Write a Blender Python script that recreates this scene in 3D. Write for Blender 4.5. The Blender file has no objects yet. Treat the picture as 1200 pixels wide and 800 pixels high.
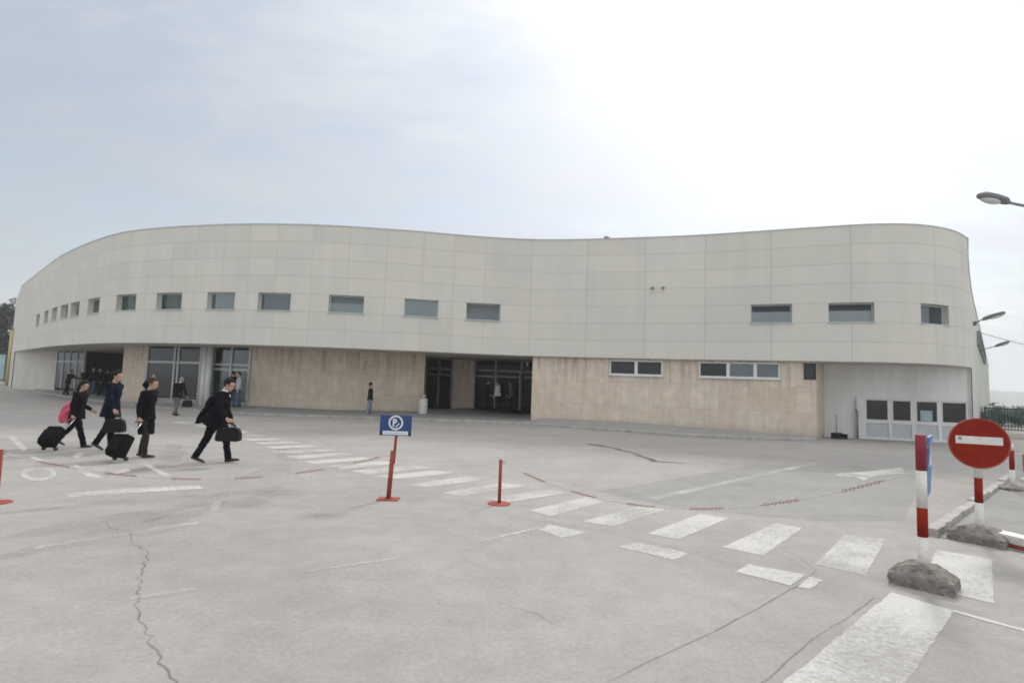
import bpy, bmesh, math, random
from mathutils import Vector, Matrix, noise
random.seed(11)
R = math.radians
S = bpy.context.scene
COL = S.collection
V = Vector

# ------------------------------------------------------------------ camera
F_PX, CAM_H, PITCH, ROLL = 650.0, 1.8, R(4.6), R(2.0)      # 85 degree lens, held at eye height
FWD = V((0, math.cos(PITCH), math.sin(PITCH)))
UP0 = V((0, -math.sin(PITCH), math.cos(PITCH)))
RT0 = V((1, 0, 0))
RT = RT0*math.cos(ROLL) + UP0*math.sin(ROLL)
UP = UP0*math.cos(ROLL) - RT0*math.sin(ROLL)
CAM = V((0, 0, CAM_H))
cd = bpy.data.cameras.new('camera'); cam = bpy.data.objects.new('camera', cd); COL.objects.link(cam)
m = Matrix.Identity(4)
for i in range(3):
    m[i][0], m[i][1], m[i][2], m[i][3] = RT[i], UP[i], -FWD[i], CAM[i]
cam.matrix_world = m
cd.sensor_fit = 'HORIZONTAL'; cd.sensor_width = 36; cd.lens = F_PX/1200*36
cd.clip_start = .05; cd.clip_end = 8000
S.camera = cam

def ray(px, py): return RT*((px-600)/F_PX) - UP*((py-400)/F_PX) + FWD
def G(px, py, z=0.0):
    "survey: the point of the horizontal plane z seen at this spot of the photograph"
    d = ray(px, py); return CAM + d*((z-CAM_H)/d.z)
def AY(px, Y, z=0.0):
    "survey: the point at depth Y in the azimuth of photo column px (read at eye level)"
    d = ray(px, 400 + F_PX*math.tan(PITCH) + (px-600)*math.tan(ROLL)); k = Y/d.y
    return V((d.x*k, Y, z))

# ------------------------------------------------------------------ node helpers
def new_mat(name):
    mt = bpy.data.materials.new(name); mt.use_nodes = True
    nt = mt.node_tree; b = nt.nodes['Principled BSDF']
    return mt, nt, b
def N(nt, typ, **kw):
    n = nt.nodes.new(typ)
    for k, v in kw.items():
        if k.startswith('i_'): n.inputs[int(k[2:])].default_value = v
        else: setattr(n, k, v)
    return n
def L(nt, a, b): nt.links.new(a, b)
def math_n(nt, op, a, b=None, clamp=False):
    n = nt.nodes.new('ShaderNodeMath'); n.operation = op; n.use_clamp = clamp
    for i, x in enumerate((a, b)):
        if x is None: continue
        if isinstance(x, (int, float)): n.inputs[i].default_value = x
        else: L(nt, x, n.inputs[i])
    return n.outputs[0]
def mixc(nt, f, a, b, mode='MIX'):
    n = nt.nodes.new('ShaderNodeMix'); n.data_type = 'RGBA'; n.blend_type = mode
    for i, x in ((0, f), (6, a), (7, b)):
        if isinstance(x, (int, float)): n.inputs[i].default_value = x
        elif isinstance(x, tuple): n.inputs[i].default_value = (*x, 1) if len(x) == 3 else x
        else: L(nt, x, n.inputs[i])
    return n.outputs[2]
def noise_n(nt, vec, scale, detail=4, rough=.55, dist=0):
    n = nt.nodes.new('ShaderNodeTexNoise'); n.inputs['Scale'].default_value = scale
    n.inputs['Detail'].default_value = detail; n.inputs['Roughness'].default_value = rough
    n.inputs['Distortion'].default_value = dist
    if vec is not None: L(nt, vec, n.inputs['Vector'])
    return n.outputs['Fac']
def ramp(nt, fac, stops):
    n = nt.nodes.new('ShaderNodeValToRGB'); e = n.color_ramp.elements
    while len(e) < len(stops): e.new(.5)
    for el, (p, c) in zip(e, stops):
        el.position = p; el.color = (c, c, c, 1) if isinstance(c, (int, float)) else (*c, 1)
    L(nt, fac, n.inputs[0]); return n.outputs[0]
def mapping(nt, vec, scale):
    n = nt.nodes.new('ShaderNodeMapping'); n.inputs['Scale'].default_value = scale
    L(nt, vec, n.inputs['Vector']); return n.outputs[0]
def bump(nt, h, strength, dist=.01):
    n = nt.nodes.new('ShaderNodeBump'); n.inputs['Strength'].default_value = strength
    n.inputs['Distance'].default_value = dist; L(nt, h, n.inputs['Height']); return n.outputs[0]
def simple(name, col, rough=.6, var=.12, scale=6, metal=0, bmp=.0, bscale=60, spec=.5):
    "plain surface with uneven tone and optional fine relief"
    mt, nt, b = new_mat(name)
    tc = N(nt, 'ShaderNodeTexCoord').outputs['Object']
    f = noise_n(nt, tc, scale, 5)
    lo = tuple(c*(1-var) for c in col); hi = tuple(min(1, c*(1+var)) for c in col)
    L(nt, mixc(nt, ramp(nt, f, [(.3, 0.), (.7, 1.)]), lo, hi), b.inputs['Base Color'])
    b.inputs['Roughness'].default_value = rough; b.inputs['Metallic'].default_value = metal
    b.inputs['Specular IOR Level'].default_value = spec
    if bmp:
        L(nt, bump(nt, noise_n(nt, tc, bscale, 4), bmp), b.inputs['Normal'])
    return mt

M = {}
# ---- asphalt: old, pale, patched
def asphalt(name, col, tint=1.0):
    mt, nt, b = new_mat(name)
    tc = N(nt, 'ShaderNodeTexCoord').outputs['Object']
    big = noise_n(nt, tc, .11, 5, .6, .6)
    mid = noise_n(nt, tc, .55, 6, .62, .3)
    streak = noise_n(nt, mapping(nt, tc, (.10, .9, 1)), 1.0, 5, .6, .8)
    fine = noise_n(nt, tc, 24, 3, .7)
    grit = noise_n(nt, tc, 150, 2, .7)
    patch = noise_n(nt, tc, 2.7, 7, .7, .5)
    stain = noise_n(nt, mapping(nt, tc, (.35, .6, 1)), 1.0, 8, .72, 1.2)
    c = mixc(nt, ramp(nt, big, [(.36, 0.), (.64, 1.)]), tuple(x*.86 for x in col), tuple(x*1.07 for x in col))
    c = mixc(nt, math_n(nt, 'MULTIPLY', ramp(nt, mid, [(.44, 0.), (.70, 1.)]), .6), c, tuple(x*.80 for x in col))
    c = mixc(nt, math_n(nt, 'MULTIPLY', ramp(nt, streak, [(.52, 0.), (.75, 1.)]), .45), c, (col[0]*1.2, col[1]*1.19, col[2]*1.16))
    c = mixc(nt, 1.0, c, ramp(nt, fine, [(.25, .86), (.75, 1.12)]), 'MULTIPLY')
    c = mixc(nt, 1.0, c, ramp(nt, grit, [(.3, .84), (.7, 1.15)]), 'MULTIPLY')
    c = mixc(nt, 1.0, c, ramp(nt, patch, [(.3, .90), (.7, 1.08)]), 'MULTIPLY')
    c = mixc(nt, math_n(nt, 'MULTIPLY', ramp(nt, stain, [(.54, 0.), (.70, 1.)]), .26), c, tuple(x*.66 for x in col))
    spots = N(nt, 'ShaderNodeTexVoronoi'); spots.inputs['Scale'].default_value = .55; L(nt, tc, spots.inputs['Vector'])
    s = ramp(nt, spots.outputs['Distance'], [(.03, 1.), (.13, 0.)])
    s = math_n(nt, 'MULTIPLY', s, ramp(nt, mid, [(.42, 0.), (.6, .16)]))
    c = mixc(nt, s, c, (.10, .10, .10))
    L(nt, c, b.inputs['Base Color'])
    b.inputs['Roughness'].default_value = .92; b.inputs['Specular IOR Level'].default_value = .25
    h = math_n(nt, 'ADD', math_n(nt, 'MULTIPLY', grit, .6), math_n(nt, 'MULTIPLY', fine, .6))
    L(nt, bump(nt, h, .35, .012), b.inputs['Normal'])
    return mt
M['asphalt'] = asphalt('asphalt', (.355, .341, .328))
M['paving'] = asphalt('paving', (.30, .295, .285))

# ---- worn road paint: flakes off to the asphalt below
def paint(name, col, wear, top=.9):
    mt, nt, b = new_mat(name)
    tc = N(nt, 'ShaderNodeTexCoord').outputs['Object']
    a = noise_n(nt, tc, 21, 7, .75); c2 = noise_n(nt, tc, .9, 6, .62); g = noise_n(nt, tc, 110, 3, .7)
    f = math_n(nt, 'ADD', math_n(nt, 'MULTIPLY', a, .36), math_n(nt, 'ADD', math_n(nt, 'MULTIPLY', c2, .46), math_n(nt, 'MULTIPLY', g, .18)))
    al = ramp(nt, f, [(wear, 0.), (wear+.22, top)])
    L(nt, mixc(nt, ramp(nt, a, [(.3, 0.), (.7, 1.)]), tuple(x*.86 for x in col), col), b.inputs['Base Color'])
    b.inputs['Roughness'].default_value = .8
    L(nt, al, b.inputs['Alpha'])
    return mt
M['paint'] = paint('road_paint', (.58, .575, .545), .31, .88)
M['paint_worn'] = paint('worn_road_paint', (.56, .55, .515), .385)
M['paint_old'] = paint('old_road_paint', (.60, .59, .56), .33)
M['tar'] = paint('tar_seal', (.10, .10, .098), .36)
M['crack'] = paint('crack_line', (.17, .165, .16), .36, .7)
M['rubber_mark'] = paint('rubber_mark', (.24, .235, .23), .44, .34)

# ---- facade: cream panels in courses; UV holds (joint index, course index)
def facade_mat():
    mt, nt, b = new_mat('facade_panel')
    uv = N(nt, 'ShaderNodeUVMap').outputs[0]
    sp = N(nt, 'ShaderNodeSeparateXYZ'); L(nt, uv, sp.inputs[0])
    def edge(x, w):
        f = math_n(nt, 'FRACT', x); g = math_n(nt, 'SUBTRACT', 1.0, f)
        return math_n(nt, 'LESS_THAN', math_n(nt, 'MINIMUM', f, g), w)
    ln = math_n(nt, 'MAXIMUM', edge(sp.outputs[0], .0085), edge(sp.outputs[1], .021))
    fl = N(nt, 'ShaderNodeVectorMath', operation='FLOOR'); L(nt, uv, fl.inputs[0])
    wn = N(nt, 'ShaderNodeTexWhiteNoise', noise_dimensions='2D'); L(nt, fl.outputs[0], wn.inputs['Vector'])
    tc = N(nt, 'ShaderNodeTexCoord').outputs['Object']
    col = (.65, .635, .578)
    c = mixc(nt, wn.outputs['Value'], tuple(x*.965 for x in col), tuple(x*1.03 for x in col))
    st = noise_n(nt, mapping(nt, tc, (1.6, 1.6, .16)), 1.2, 5, .62, .2)
    c = mixc(nt, 1.0, c, ramp(nt, st, [(.3, .955), (.72, 1.025)]), 'MULTIPLY')
    bl = noise_n(nt, tc, .35, 4)
    c = mixc(nt, 1.0, c, ramp(nt, bl, [(.3, (.97, .965, .985)), (.7, (1.02, 1.02, 1.0))]), 'MULTIPLY')
    c = mixc(nt, math_n(nt, 'MULTIPLY', ln, .34), c, (.34, .33, .30))
    L(nt, c, b.inputs['Base Color'])
    b.inputs['Roughness'].default_value = .55; b.inputs['Specular IOR Level'].default_value = .35
    inv = math_n(nt, 'SUBTRACT', 1.0, ln)
    L(nt, bump(nt, inv, .5, .01), b.inputs['Normal'])
    return mt
M['facade'] = facade_mat()

# ---- travertine cladding: slabs with vertical veins; UV in metres
def stone_mat():
    mt, nt, b = new_mat('travertine')
    uv = N(nt, 'ShaderNodeUVMap').outputs[0]
    br = N(nt, 'ShaderNodeTexBrick'); br.offset = 0; br.inputs['Scale'].default_value = 1
    br.inputs['Brick Width'].default_value = .62; br.inputs['Row Height'].default_value = 1.08
    br.inputs['Mortar Size'].default_value = .006; br.inputs['Bias'].default_value = 0
    br.inputs['Color1'].default_value = (.63, .535, .44, 1); br.inputs['Color2'].default_value = (.70, .61, .51, 1)
    br.inputs['Mortar'].default_value = (.45, .38, .31, 1)
    L(nt, uv, br.inputs['Vector'])
    vein = noise_n(nt, mapping(nt, uv, (4.5, .9, 1)), 1.0, 7, .68, .9)
    c = mixc(nt, 1.0, br.outputs['Color'], ramp(nt, vein, [(.28, .89), (.7, 1.06)]), 'MULTIPLY')
    c = mixc(nt, 1.0, c, ramp(nt, noise_n(nt, uv, 2.6, 6, .65), [(.3, .88), (.7, 1.10)]), 'MULTIPLY')
    bl = noise_n(nt, uv, .9, 4)
    c = mixc(nt, math_n(nt, 'MULTIPLY', ramp(nt, bl, [(.5, 0.), (.7, 1.)]), .4), c, (.50, .40, .30))
    # rust runs under the top edge, splash dirt near the base: stains of the stone
    sp = N(nt, 'ShaderNodeSeparateXYZ'); L(nt, uv, sp.inputs[0])
    run = noise_n(nt, mapping(nt, uv, (3.2, .25, 1)), 1.0, 5, .7)
    top = ramp(nt, math_n(nt, 'MULTIPLY', sp.outputs[1], .3), [(.50, 0.), (.98, 1.)])
    c = mixc(nt, math_n(nt, 'MULTIPLY', math_n(nt, 'MULTIPLY', ramp(nt, run, [(.48, 0.), (.62, 1.)]), top), .6), c, (.20, .135, .08))
    base = ramp(nt, math_n(nt, 'ADD', sp.outputs[1], math_n(nt, 'MULTIPLY', run, .5)), [(.40, 1.), (.75, 0.)])
    c = mixc(nt, math_n(nt, 'MULTIPLY', base, .45), c, (.30, .285, .26))
    L(nt, c, b.inputs['Base Color']); b.inputs['Roughness'].default_value = .7
    L(nt, bump(nt, vein, .15, .01), b.inputs['Normal'])
    return mt
M['stone'] = stone_mat()

def plaster(name, col):
    mt, nt, b = new_mat(name)
    tc = N(nt, 'ShaderNodeTexCoord').outputs['Object']
    st = noise_n(nt, mapping(nt, tc, (2.2, 2.2, .3)), 1.0, 5, .65)
    f = noise_n(nt, tc, .7, 4)
    c = mixc(nt, 1.0, col, ramp(nt, st, [(.3, .86), (.7, 1.05)]), 'MULTIPLY')
    c = mixc(nt, 1.0, c, ramp(nt, f, [(.3, .93), (.7, 1.04)]), 'MULTIPLY')
    L(nt, c, b.inputs['Base Color']); b.inputs['Roughness'].default_value = .85
    L(nt, bump(nt, noise_n(nt, tc, 45, 3), .15, .004), b.inputs['Normal'])
    return mt
M['grey_render'] = plaster('pale_grey_render', (.76, .76, .75))
M['cream_render'] = plaster('cream_render', (.60, .58, .53))
M['soffit'] = plaster('soffit_render', (.56, .54, .48))
M['concrete'] = plaster('pavement_concrete', (.30, .30, .30))
M['kerb'] = simple('kerb_concrete', (.36, .35, .33), .9, .25, 3, bmp=.3, bscale=40)
M['block'] = simple('rough_concrete', (.225, .205, .185), .95, .45, 12, bmp=1.0, bscale=60)
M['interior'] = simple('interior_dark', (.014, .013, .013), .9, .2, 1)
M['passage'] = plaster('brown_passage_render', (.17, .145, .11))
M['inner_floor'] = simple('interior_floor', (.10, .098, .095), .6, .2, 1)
M['frame'] = simple('white_frame', (.70, .71, .71), .45, .06, 4)
M['alu'] = simple('aluminium_frame', (.42, .43, .43), .4, .08, 4, metal=.4)
M['dark_alu'] = simple('dark_frame', (.30, .31, .315), .45, .1, 4, metal=.3)
M['teal_frame'] = simple('green_grey_frame', (.48, .55, .55), .4, .08, 4)
M['sheet'] = simple('painted_sheet', (.50, .53, .56), .5, .06, 3)
M['coping'] = simple('coping_metal', (.46, .46, .45), .5, .08, 2, metal=.2)
M['roof'] = simple('roof_gravel', (.28, .27, .26), .95, .2, 3)
M['grey_metal'] = simple('grey_metal', (.26, .27, .28), .45, .12, 8, metal=.6)
M['lamp_body'] = simple('lamp_housing', (.20, .205, .21), .5, .1, 8, metal=.3)
M['lamp_glass'] = simple('lamp_cover', (.62, .63, .62), .2, .05, 8)
def weathered(name, col, fade, rough=.55, spec=.3):
    "old paint: faded patches, fine scratches, grime"
    mt, nt, b = new_mat(name)
    tc = N(nt, 'ShaderNodeTexCoord').outputs['Object']
    f = noise_n(nt, tc, 5, 6, .68, .4); sc = noise_n(nt, mapping(nt, tc, (16, 16, 70)), 1.0, 4, .7, .8); gr = noise_n(nt, tc, 34, 4, .7)
    c = mixc(nt, ramp(nt, f, [(.35, 0.), (.68, .75)]), col, fade)
    c = mixc(nt, math_n(nt, 'MULTIPLY', ramp(nt, sc, [(.66, 0.), (.72, 1.)]), .55), c, tuple(min(1, x*.5+.18) for x in col))
    c = mixc(nt, math_n(nt, 'MULTIPLY', ramp(nt, gr, [(.55, 0.), (.72, 1.)]), .4), c, (.09, .075, .06))
    L(nt, c, b.inputs['Base Color']); b.inputs['Roughness'].default_value = rough; b.inputs['Specular IOR Level'].default_value = spec
    L(nt, bump(nt, gr, .12, .004), b.inputs['Normal'])
    return mt
M['red'] = weathered('red_paint', (.225, .012, .005), (.26, .026, .013), .7, .12)
M['red_dark'] = weathered('crimson_paint', (.20, .013, .027), (.27, .035, .045))
M['red_post'] = weathered('weathered_red_paint', (.27, .04, .028), (.36, .09, .06))
M['white'] = weathered('white_paint', (.72, .71, .68), (.60, .585, .55))
M['blue'] = simple('blue_sign_face', (.015, .05, .17), .4, .08, 5)
M['blue_pale'] = simple('blue_film', (.10, .22, .46), .45, .15, 9)
M['sign_white'] = simple('sign_white', (.72, .74, .78), .4, .05, 5)
M['black_plastic'] = simple('black_plastic', (.02, .02, .021), .5, .2, 12)
M['plastic_red'] = simple('red_plastic', (.30, .12, .105), .7, .3, 5)
M['plastic_white'] = simple('white_plastic', (.56, .545, .52), .6, .05, 12)
M['yellow'] = simple('yellow_paint', (.50, .42, .20), .5, .15, 4)
M['fence_green'] = simple('dark_green_paint', (.02, .045, .042), .5, .2, 6)
M['teal_panel'] = simple('teal_panel', (.30, .43, .46), .35, .15, 2)
M['grass'] = simple('grass_ground', (.06, .085, .035), .95, .35, .6)
M['hill'] = simple('wooded_hill', (.06, .075, .055), 1, .45, .02)
M['bark'] = simple('bark', (.07, .055, .042), .95, .3, 9, bmp=.5)
def leaf_mat(name, col):
    mt, nt, b = new_mat(name)
    tc = N(nt, 'ShaderNodeTexCoord').outputs['Object']
    f = noise_n(nt, tc, .9, 4); g = noise_n(nt, tc, 9, 2)
    c = mixc(nt, ramp(nt, f, [(.35, 0.), (.65, 1.)]), tuple(x*.6 for x in col), tuple(x*1.4 for x in col))
    c = mixc(nt, 1.0, c, ramp(nt, g, [(.3, .7), (.7, 1.3)]), 'MULTIPLY')
    L(nt, c, b.inputs['Base Color']); b.inputs['Roughness'].default_value = .8
    return mt
M['leaf_dark'] = leaf_mat('dark_needles', (.045, .050, .032))
M['leaf_brown'] = leaf_mat('brown_twigs', (.075, .062, .045))
M['leaf_green'] = leaf_mat('bluish_leaves', (.14, .23, .20))

def glass(name, tint, gloss, ior=1.5):
    "thin pane: see-through with a reflecting coat"
    mt, nt, b = new_mat(name); nt.nodes.remove(b)
    out = nt.nodes['Material Output']
    tr = N(nt, 'ShaderNodeBsdfTransparent'); tr.inputs[0].default_value = (*tint, 1)
    gl = N(nt, 'ShaderNodeBsdfGlossy'); gl.inputs['Roughness'].default_value = .03; gl.inputs[0].default_value = (.9, .93, .95, 1)
    fr = N(nt, 'ShaderNodeFresnel'); fr.inputs[0].default_value = ior
    mx = N(nt, 'ShaderNodeMixShader')
    L(nt, math_n(nt, 'ADD', fr.outputs[0], gloss, True), mx.inputs[0])
    L(nt, tr.outputs[0], mx.inputs[1]); L(nt, gl.outputs[0], mx.inputs[2]); L(nt, mx.outputs[0], out.inputs[0])
    return mt
M['glass'] = glass('door_glass', (.30, .32, .31), .0, 1.22)
M['glass_clear'] = glass('shop_glass', (.50, .55, .55), .05, 1.4)
def coated(name, col, metal, rough=.08):
    mt, nt, b = new_mat(name)
    tc = N(nt, 'ShaderNodeTexCoord').outputs['Object']
    f = noise_n(nt, tc, .55, 3)
    L(nt, mixc(nt, f, tuple(c*.8 for c in col), tuple(c*1.2 for c in col)), b.inputs['Base Color'])
    b.inputs['Metallic'].default_value = metal; b.inputs['Roughness'].default_value = rough
    L(nt, bump(nt, noise_n(nt, tc, 1.4, 3), .12, .05), b.inputs['Normal'])
    return mt
M['coat_glass'] = coated('coated_window_glass', (.19, .225, .235), .72)
M['coat_green'] = coated('green_window_glass', (.09, .115, .105), .6)
M['slate_blind'] = simple('slate_blind', (.035, .047, .058), .5, .1, 3)  # painted shadow and reflection at pane tops; also the one upright strip
M['pale_blind'] = simple('pale_blind', (.17, .20, .21), .6, .1, 3)
M['coat_dark'] = coated('dark_window_glass', (.14, .16, .175), .65)
M['dark_glass'] = coated('dark_pane', (.018, .02, .024), .0, .06)

# people
M['skin'] = simple('skin', (.47, .29, .215), .5, .06, 20)
M['hair_dark'] = simple('dark_hair', (.016, .012, .010), .8, .4, 40, spec=.15, bmp=.5, bscale=120)
M['hair_fair'] = simple('fair_hair', (.05, .036, .025), .8, .4, 40, spec=.15, bmp=.5, bscale=120)
M['hair_grey'] = simple('grey_hair', (.22, .21, .20), .5, .3, 40)
M['black_cloth'] = simple('black_cloth', (.007, .0065, .010), .95, .35, 9, bmp=.3, bscale=30, spec=.08)
M['plum_cloth'] = simple('blackish_plum_cloth', (.011, .0065, .010), .95, .35, 9, bmp=.3, bscale=30, spec=.08)
M['navy_cloth'] = simple('navy_cloth', (.007, .010, .024), .95, .3, 9, bmp=.3, bscale=30, spec=.08)
M['tights'] = simple('dark_tights', (.012, .010, .011), .8, .2, 20)
M['jeans'] = simple('blue_denim', (.05, .085, .16), .9, .35, 14)
M['jeans_pale'] = simple('faded_denim', (.20, .24, .31), .9, .5, 6)
M['taupe_cloth'] = simple('taupe_cloth', (.14, .118, .105), .9, .2, 10)
M['shirt_white'] = simple('white_cotton', (.68, .69, .72), .9, .08, 8)
M['shirt_pale'] = simple('pale_grey_cotton', (.42, .44, .48), .9, .2, 8)
M['shoe'] = simple('black_leather', (.012, .011, .011), .4, .2, 20)
M['leather'] = simple('black_leather_bag', (.008, .007, .007), .6, .3, 14, spec=.15, bmp=.2, bscale=50)
M['luggage'] = simple('black_luggage_fabric', (.006, .006, .007), .9, .3, 20, spec=.1, bmp=.3, bscale=80)
M['pink_bag'] = simple('crimson_pink_plastic', (.55, .045, .12), .35, .4, 7, bmp=.8, bscale=14)
M['eye'] = simple('eye', (.05, .04, .035), .2, .1, 20)
M['lip'] = simple('lips', (.30, .12, .10), .5, .1, 20)
M['chrome'] = simple('brushed_metal', (.55, .55, .56), .3, .05, 20, metal=.8)

# ------------------------------------------------------------------ object helpers
def link(o, parent=None):
    COL.objects.link(o)
    if parent is not None: o.parent = parent
    return o
def empty(name, loc=(0, 0, 0), rotz=0.0, label=None, cat=None, group=None):
    o = bpy.data.objects.new(name, None); o.empty_display_size = .2
    o.location = loc; o.rotation_euler = (0, 0, rotz)
    COL.objects.link(o); tag(o, label, cat, group); return o
def tag(o, label=None, cat=None, group=None, kind=None):
    if label: o['label'] = label
    if cat: o['category'] = cat
    if group: o['group'] = group
    if kind: o['kind'] = kind
    return o
def obj(name, bm, mat, parent=None, smooth=False, bevel=0):
    me = bpy.data.meshes.new(name); bm.to_mesh(me); bm.free()
    for mt in (mat if isinstance(mat, (list, tuple)) else [mat]): me.materials.append(M[mt])
    o = bpy.data.objects.new(name, me); link(o, parent)
    if smooth: me.polygons.foreach_set('use_smooth', [True]*len(me.polygons))
    if bevel:
        b = o.modifiers.new('bevel', 'BEVEL'); b.width = bevel; b.segments = 2; b.limit_method = 'ANGLE'
    return o
def struct(o): o['kind'] = 'structure'; return o
def B(): return bmesh.new()
def box(bm, x0, x1, y0, y1, z0, z1, mi=0, fr=None):
    "box in the frame fr = (origin, ux, uy, uz) or in plain axes"
    O, ux, uy, uz = fr if fr else (V((0, 0, 0)), V((1, 0, 0)), V((0, 1, 0)), V((0, 0, 1)))
    v = [bm.verts.new(O + ux*x + uy*y + uz*z) for z in (z0, z1) for y in (y0, y1) for x in (x0, x1)]
    for q in ((0, 2, 3, 1), (4, 5, 7, 6), (0, 1, 5, 4), (2, 6, 7, 3), (0, 4, 6, 2), (1, 3, 7, 5)):
        f = bm.faces.new([v[i] for i in q]); f.material_index = mi
    return v
def tube(bm, pts, rad, seg=12, side=(0, 1, 0), mi=0, cap=True):
    "sweep; rad per point is a radius or (along side, across)"
    pts = [V(p) for p in pts]; rings = []; n = len(pts)
    sd = V(side); prev_s = None
    for i, p in enumerate(pts):
        d = (pts[min(i+1, n-1)] - pts[max(i-1, 0)])
        d = d.normalized() if d.length > 1e-9 else V((0, 0, 1))
        s = sd - d*sd.dot(d)
        if s.length < .05: s = V((1, 0, 0)) - d*d.x
        if s.length < .05: s = V((0, 0, 1)) - d*d.z
        s.normalize()
        if prev_s is not None and s.dot(prev_s) < .6:            # carry the frame along rather than twist
            q = prev_s - d*prev_s.dot(d)
            if q.length > .05: s = q.normalized()
        prev_s = s; t = d.cross(s)
        r = rad[i] if isinstance(rad, (list, tuple)) else rad
        a, b = r if isinstance(r, (list, tuple)) else (r, r)
        rings.append([bm.verts.new(p + s*(a*math.cos(2*math.pi*k/seg)) + t*(b*math.sin(2*math.pi*k/seg))) for k in range(seg)])
    for i in range(n-1):
        for k in range(seg):
            f = bm.faces.new((rings[i][k], rings[i][(k+1) % seg], rings[i+1][(k+1) % seg], rings[i+1][k])); f.material_index = mi
    if cap:
        bm.faces.new(rings[0][::-1]).material_index = mi; bm.faces.new(rings[-1]).material_index = mi
    return rings
def ball(bm, c, r, seg=14, rot=None, mi=0):
    rx, ry, rz = r if isinstance(r, (tuple, list)) else (r, r, r)
    mt = Matrix.Translation(c) @ (rot.to_4x4() if rot else Matrix.Identity(4)) @ Matrix.Diagonal((rx, ry, rz, 1))
    res = bmesh.ops.create_uvsphere(bm, u_segments=seg, v_segments=seg-4, radius=1, matrix=mt)
    for v in res['verts']:
        for f in v.link_faces: f.material_index = mi
    return res['verts']
def poly(bm, pts, z=None, mi=0):
    f = bm.faces.new([bm.verts.new((p[0], p[1], p[2] if z is None else z)) for p in pts]); f.material_index = mi; return f
def frame_of(a, b, z=0.0):
    "frame at a, x along a>b, y to the building's inside (away from camera), z up"
    a, b = V((a[0], a[1], z)), V((b[0], b[1], z)); ux = (b-a).normalized(); uy = V((-ux.y, ux.x, 0))
    return (a, ux, uy, V((0, 0, 1))), (b-a).length

# ------------------------------------------------------------------ curve of the facade (plan, metres)
def catmull(P, n=14):
    P = [V(p) for p in P]; P = [P[0]*2-P[1]] + P + [P[-1]*2-P[-2]]; out = []
    for i in range(1, len(P)-2):
        p0, p1, p2, p3 = P[i-1], P[i], P[i+1], P[i+2]
        for k in range(n):
            u = k/n
            out.append(.5*(2*p1 + (p2-p0)*u + (2*p0-5*p1+4*p2-p3)*u*u + (3*p1-p0-3*p2+p3)*u**3))
    out.append(P[-2]); return out
PLAN = [(-43.4, 48.5), (-34.6, 40.2), (-28.3, 34.4), (-22.2, 29.6), (-18.5, 27.6), (-13.5, 26.2), (-9.3, 25.85),
        (-5.3, 26.25), (-2.2, 26.85), (.3, 27.1), (2.4, 26.92), (5.5, 26.2), (8.7, 25.25), (12.0, 23.9), (14.3, 22.98),
        (15.6, 22.65), (16.8, 22.63), (17.9, 22.9), (19.0, 23.42), (20.2, 24.3)]
CURVE = catmull([V((x, y, 0)) for x, y in PLAN])
ARC = [0.0]
for a, b in zip(CURVE, CURVE[1:]): ARC.append(ARC[-1] + (b-a).length)
def on_curve(u):
    if u <= 0: return CURVE[0].copy()
    for i in range(1, len(ARC)):
        if ARC[i] >= u:
            return CURVE[i-1].lerp(CURVE[i], (u-ARC[i-1])/(ARC[i]-ARC[i-1]))
    return CURVE[-1].copy()
def inward(u):
    d = (on_curve(u+.15) - on_curve(u-.15)).normalized(); return V((-d.y, d.x, 0))
Z1, Z2 = 3.3, 9.1
ROW = (Z2-Z1)/7

def wall(name, mat, parent, pts, z0, z1, holes=(), reveal=.2, uvf=None):
    "upright sheet along a plan polyline with openings (u0, u1, z0, z1) and their reveals; uv in metres unless uvf"
    pts = [V((p[0], p[1], 0)) for p in pts]; arc = [0.0]
    for a, b in zip(pts, pts[1:]): arc.append(arc[-1] + (b-a).length)
    def pos(u):
        u = max(0, min(arc[-1], u))
        for i in range(1, len(arc)):
            if arc[i] >= u-1e-9: return pts[i-1].lerp(pts[i], (u-arc[i-1])/(arc[i]-arc[i-1]))
        return pts[-1]
    def clean(v):
        out = []
        for x in sorted(v):
            if not out or x-out[-1] > 1e-4: out.append(x)
        return out
    us = clean(list(arc) + [h[i] for h in holes for i in (0, 1)])
    zs = clean([z0, z1] + [h[i] for h in holes for i in (2, 3)])
    bm = B(); lay = bm.loops.layers.uv.new('UVMap')
    grid = [[bm.verts.new((pos(u).x, pos(u).y, z)) for z in zs] for u in us]
    uvf = uvf or (lambda u, z: (u, z))
    def face(vs, uvs):
        f = bm.faces.new(vs)
        for l, q in zip(f.loops, uvs): l[lay].uv = uvf(*q)
    for i in range(len(us)-1):
        for j in range(len(zs)-1):
            uc, zc = (us[i]+us[i+1])/2, (zs[j]+zs[j+1])/2
            if any(h[0] < uc < h[1] and h[2] < zc < h[3] for h in holes): continue
            face((grid[i][j], grid[i+1][j], grid[i+1][j+1], grid[i][j+1]),
                 ((us[i], zs[j]), (us[i+1], zs[j]), (us[i+1], zs[j+1]), (us[i], zs[j+1])))
    for u0, u1, a, b in holes:
        A, Bp = pos(u0), pos(u1); d = (Bp-A).normalized(); n = V((-d.y, d.x, 0))*reveal
        c = [V((A.x, A.y, a)), V((Bp.x, Bp.y, a)), V((Bp.x, Bp.y, b)), V((A.x, A.y, b))]
        mu, mz = (u0+u1)/2+.04, (a+b)/2+.04
        for k in range(4):
            p, q = c[k], c[(k+1) % 4]
            face([bm.verts.new(x) for x in (p, q, q+n, p+n)], ((mu, mz),)*4)
    o = obj(name, bm, mat, parent)
    return o, pos

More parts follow.
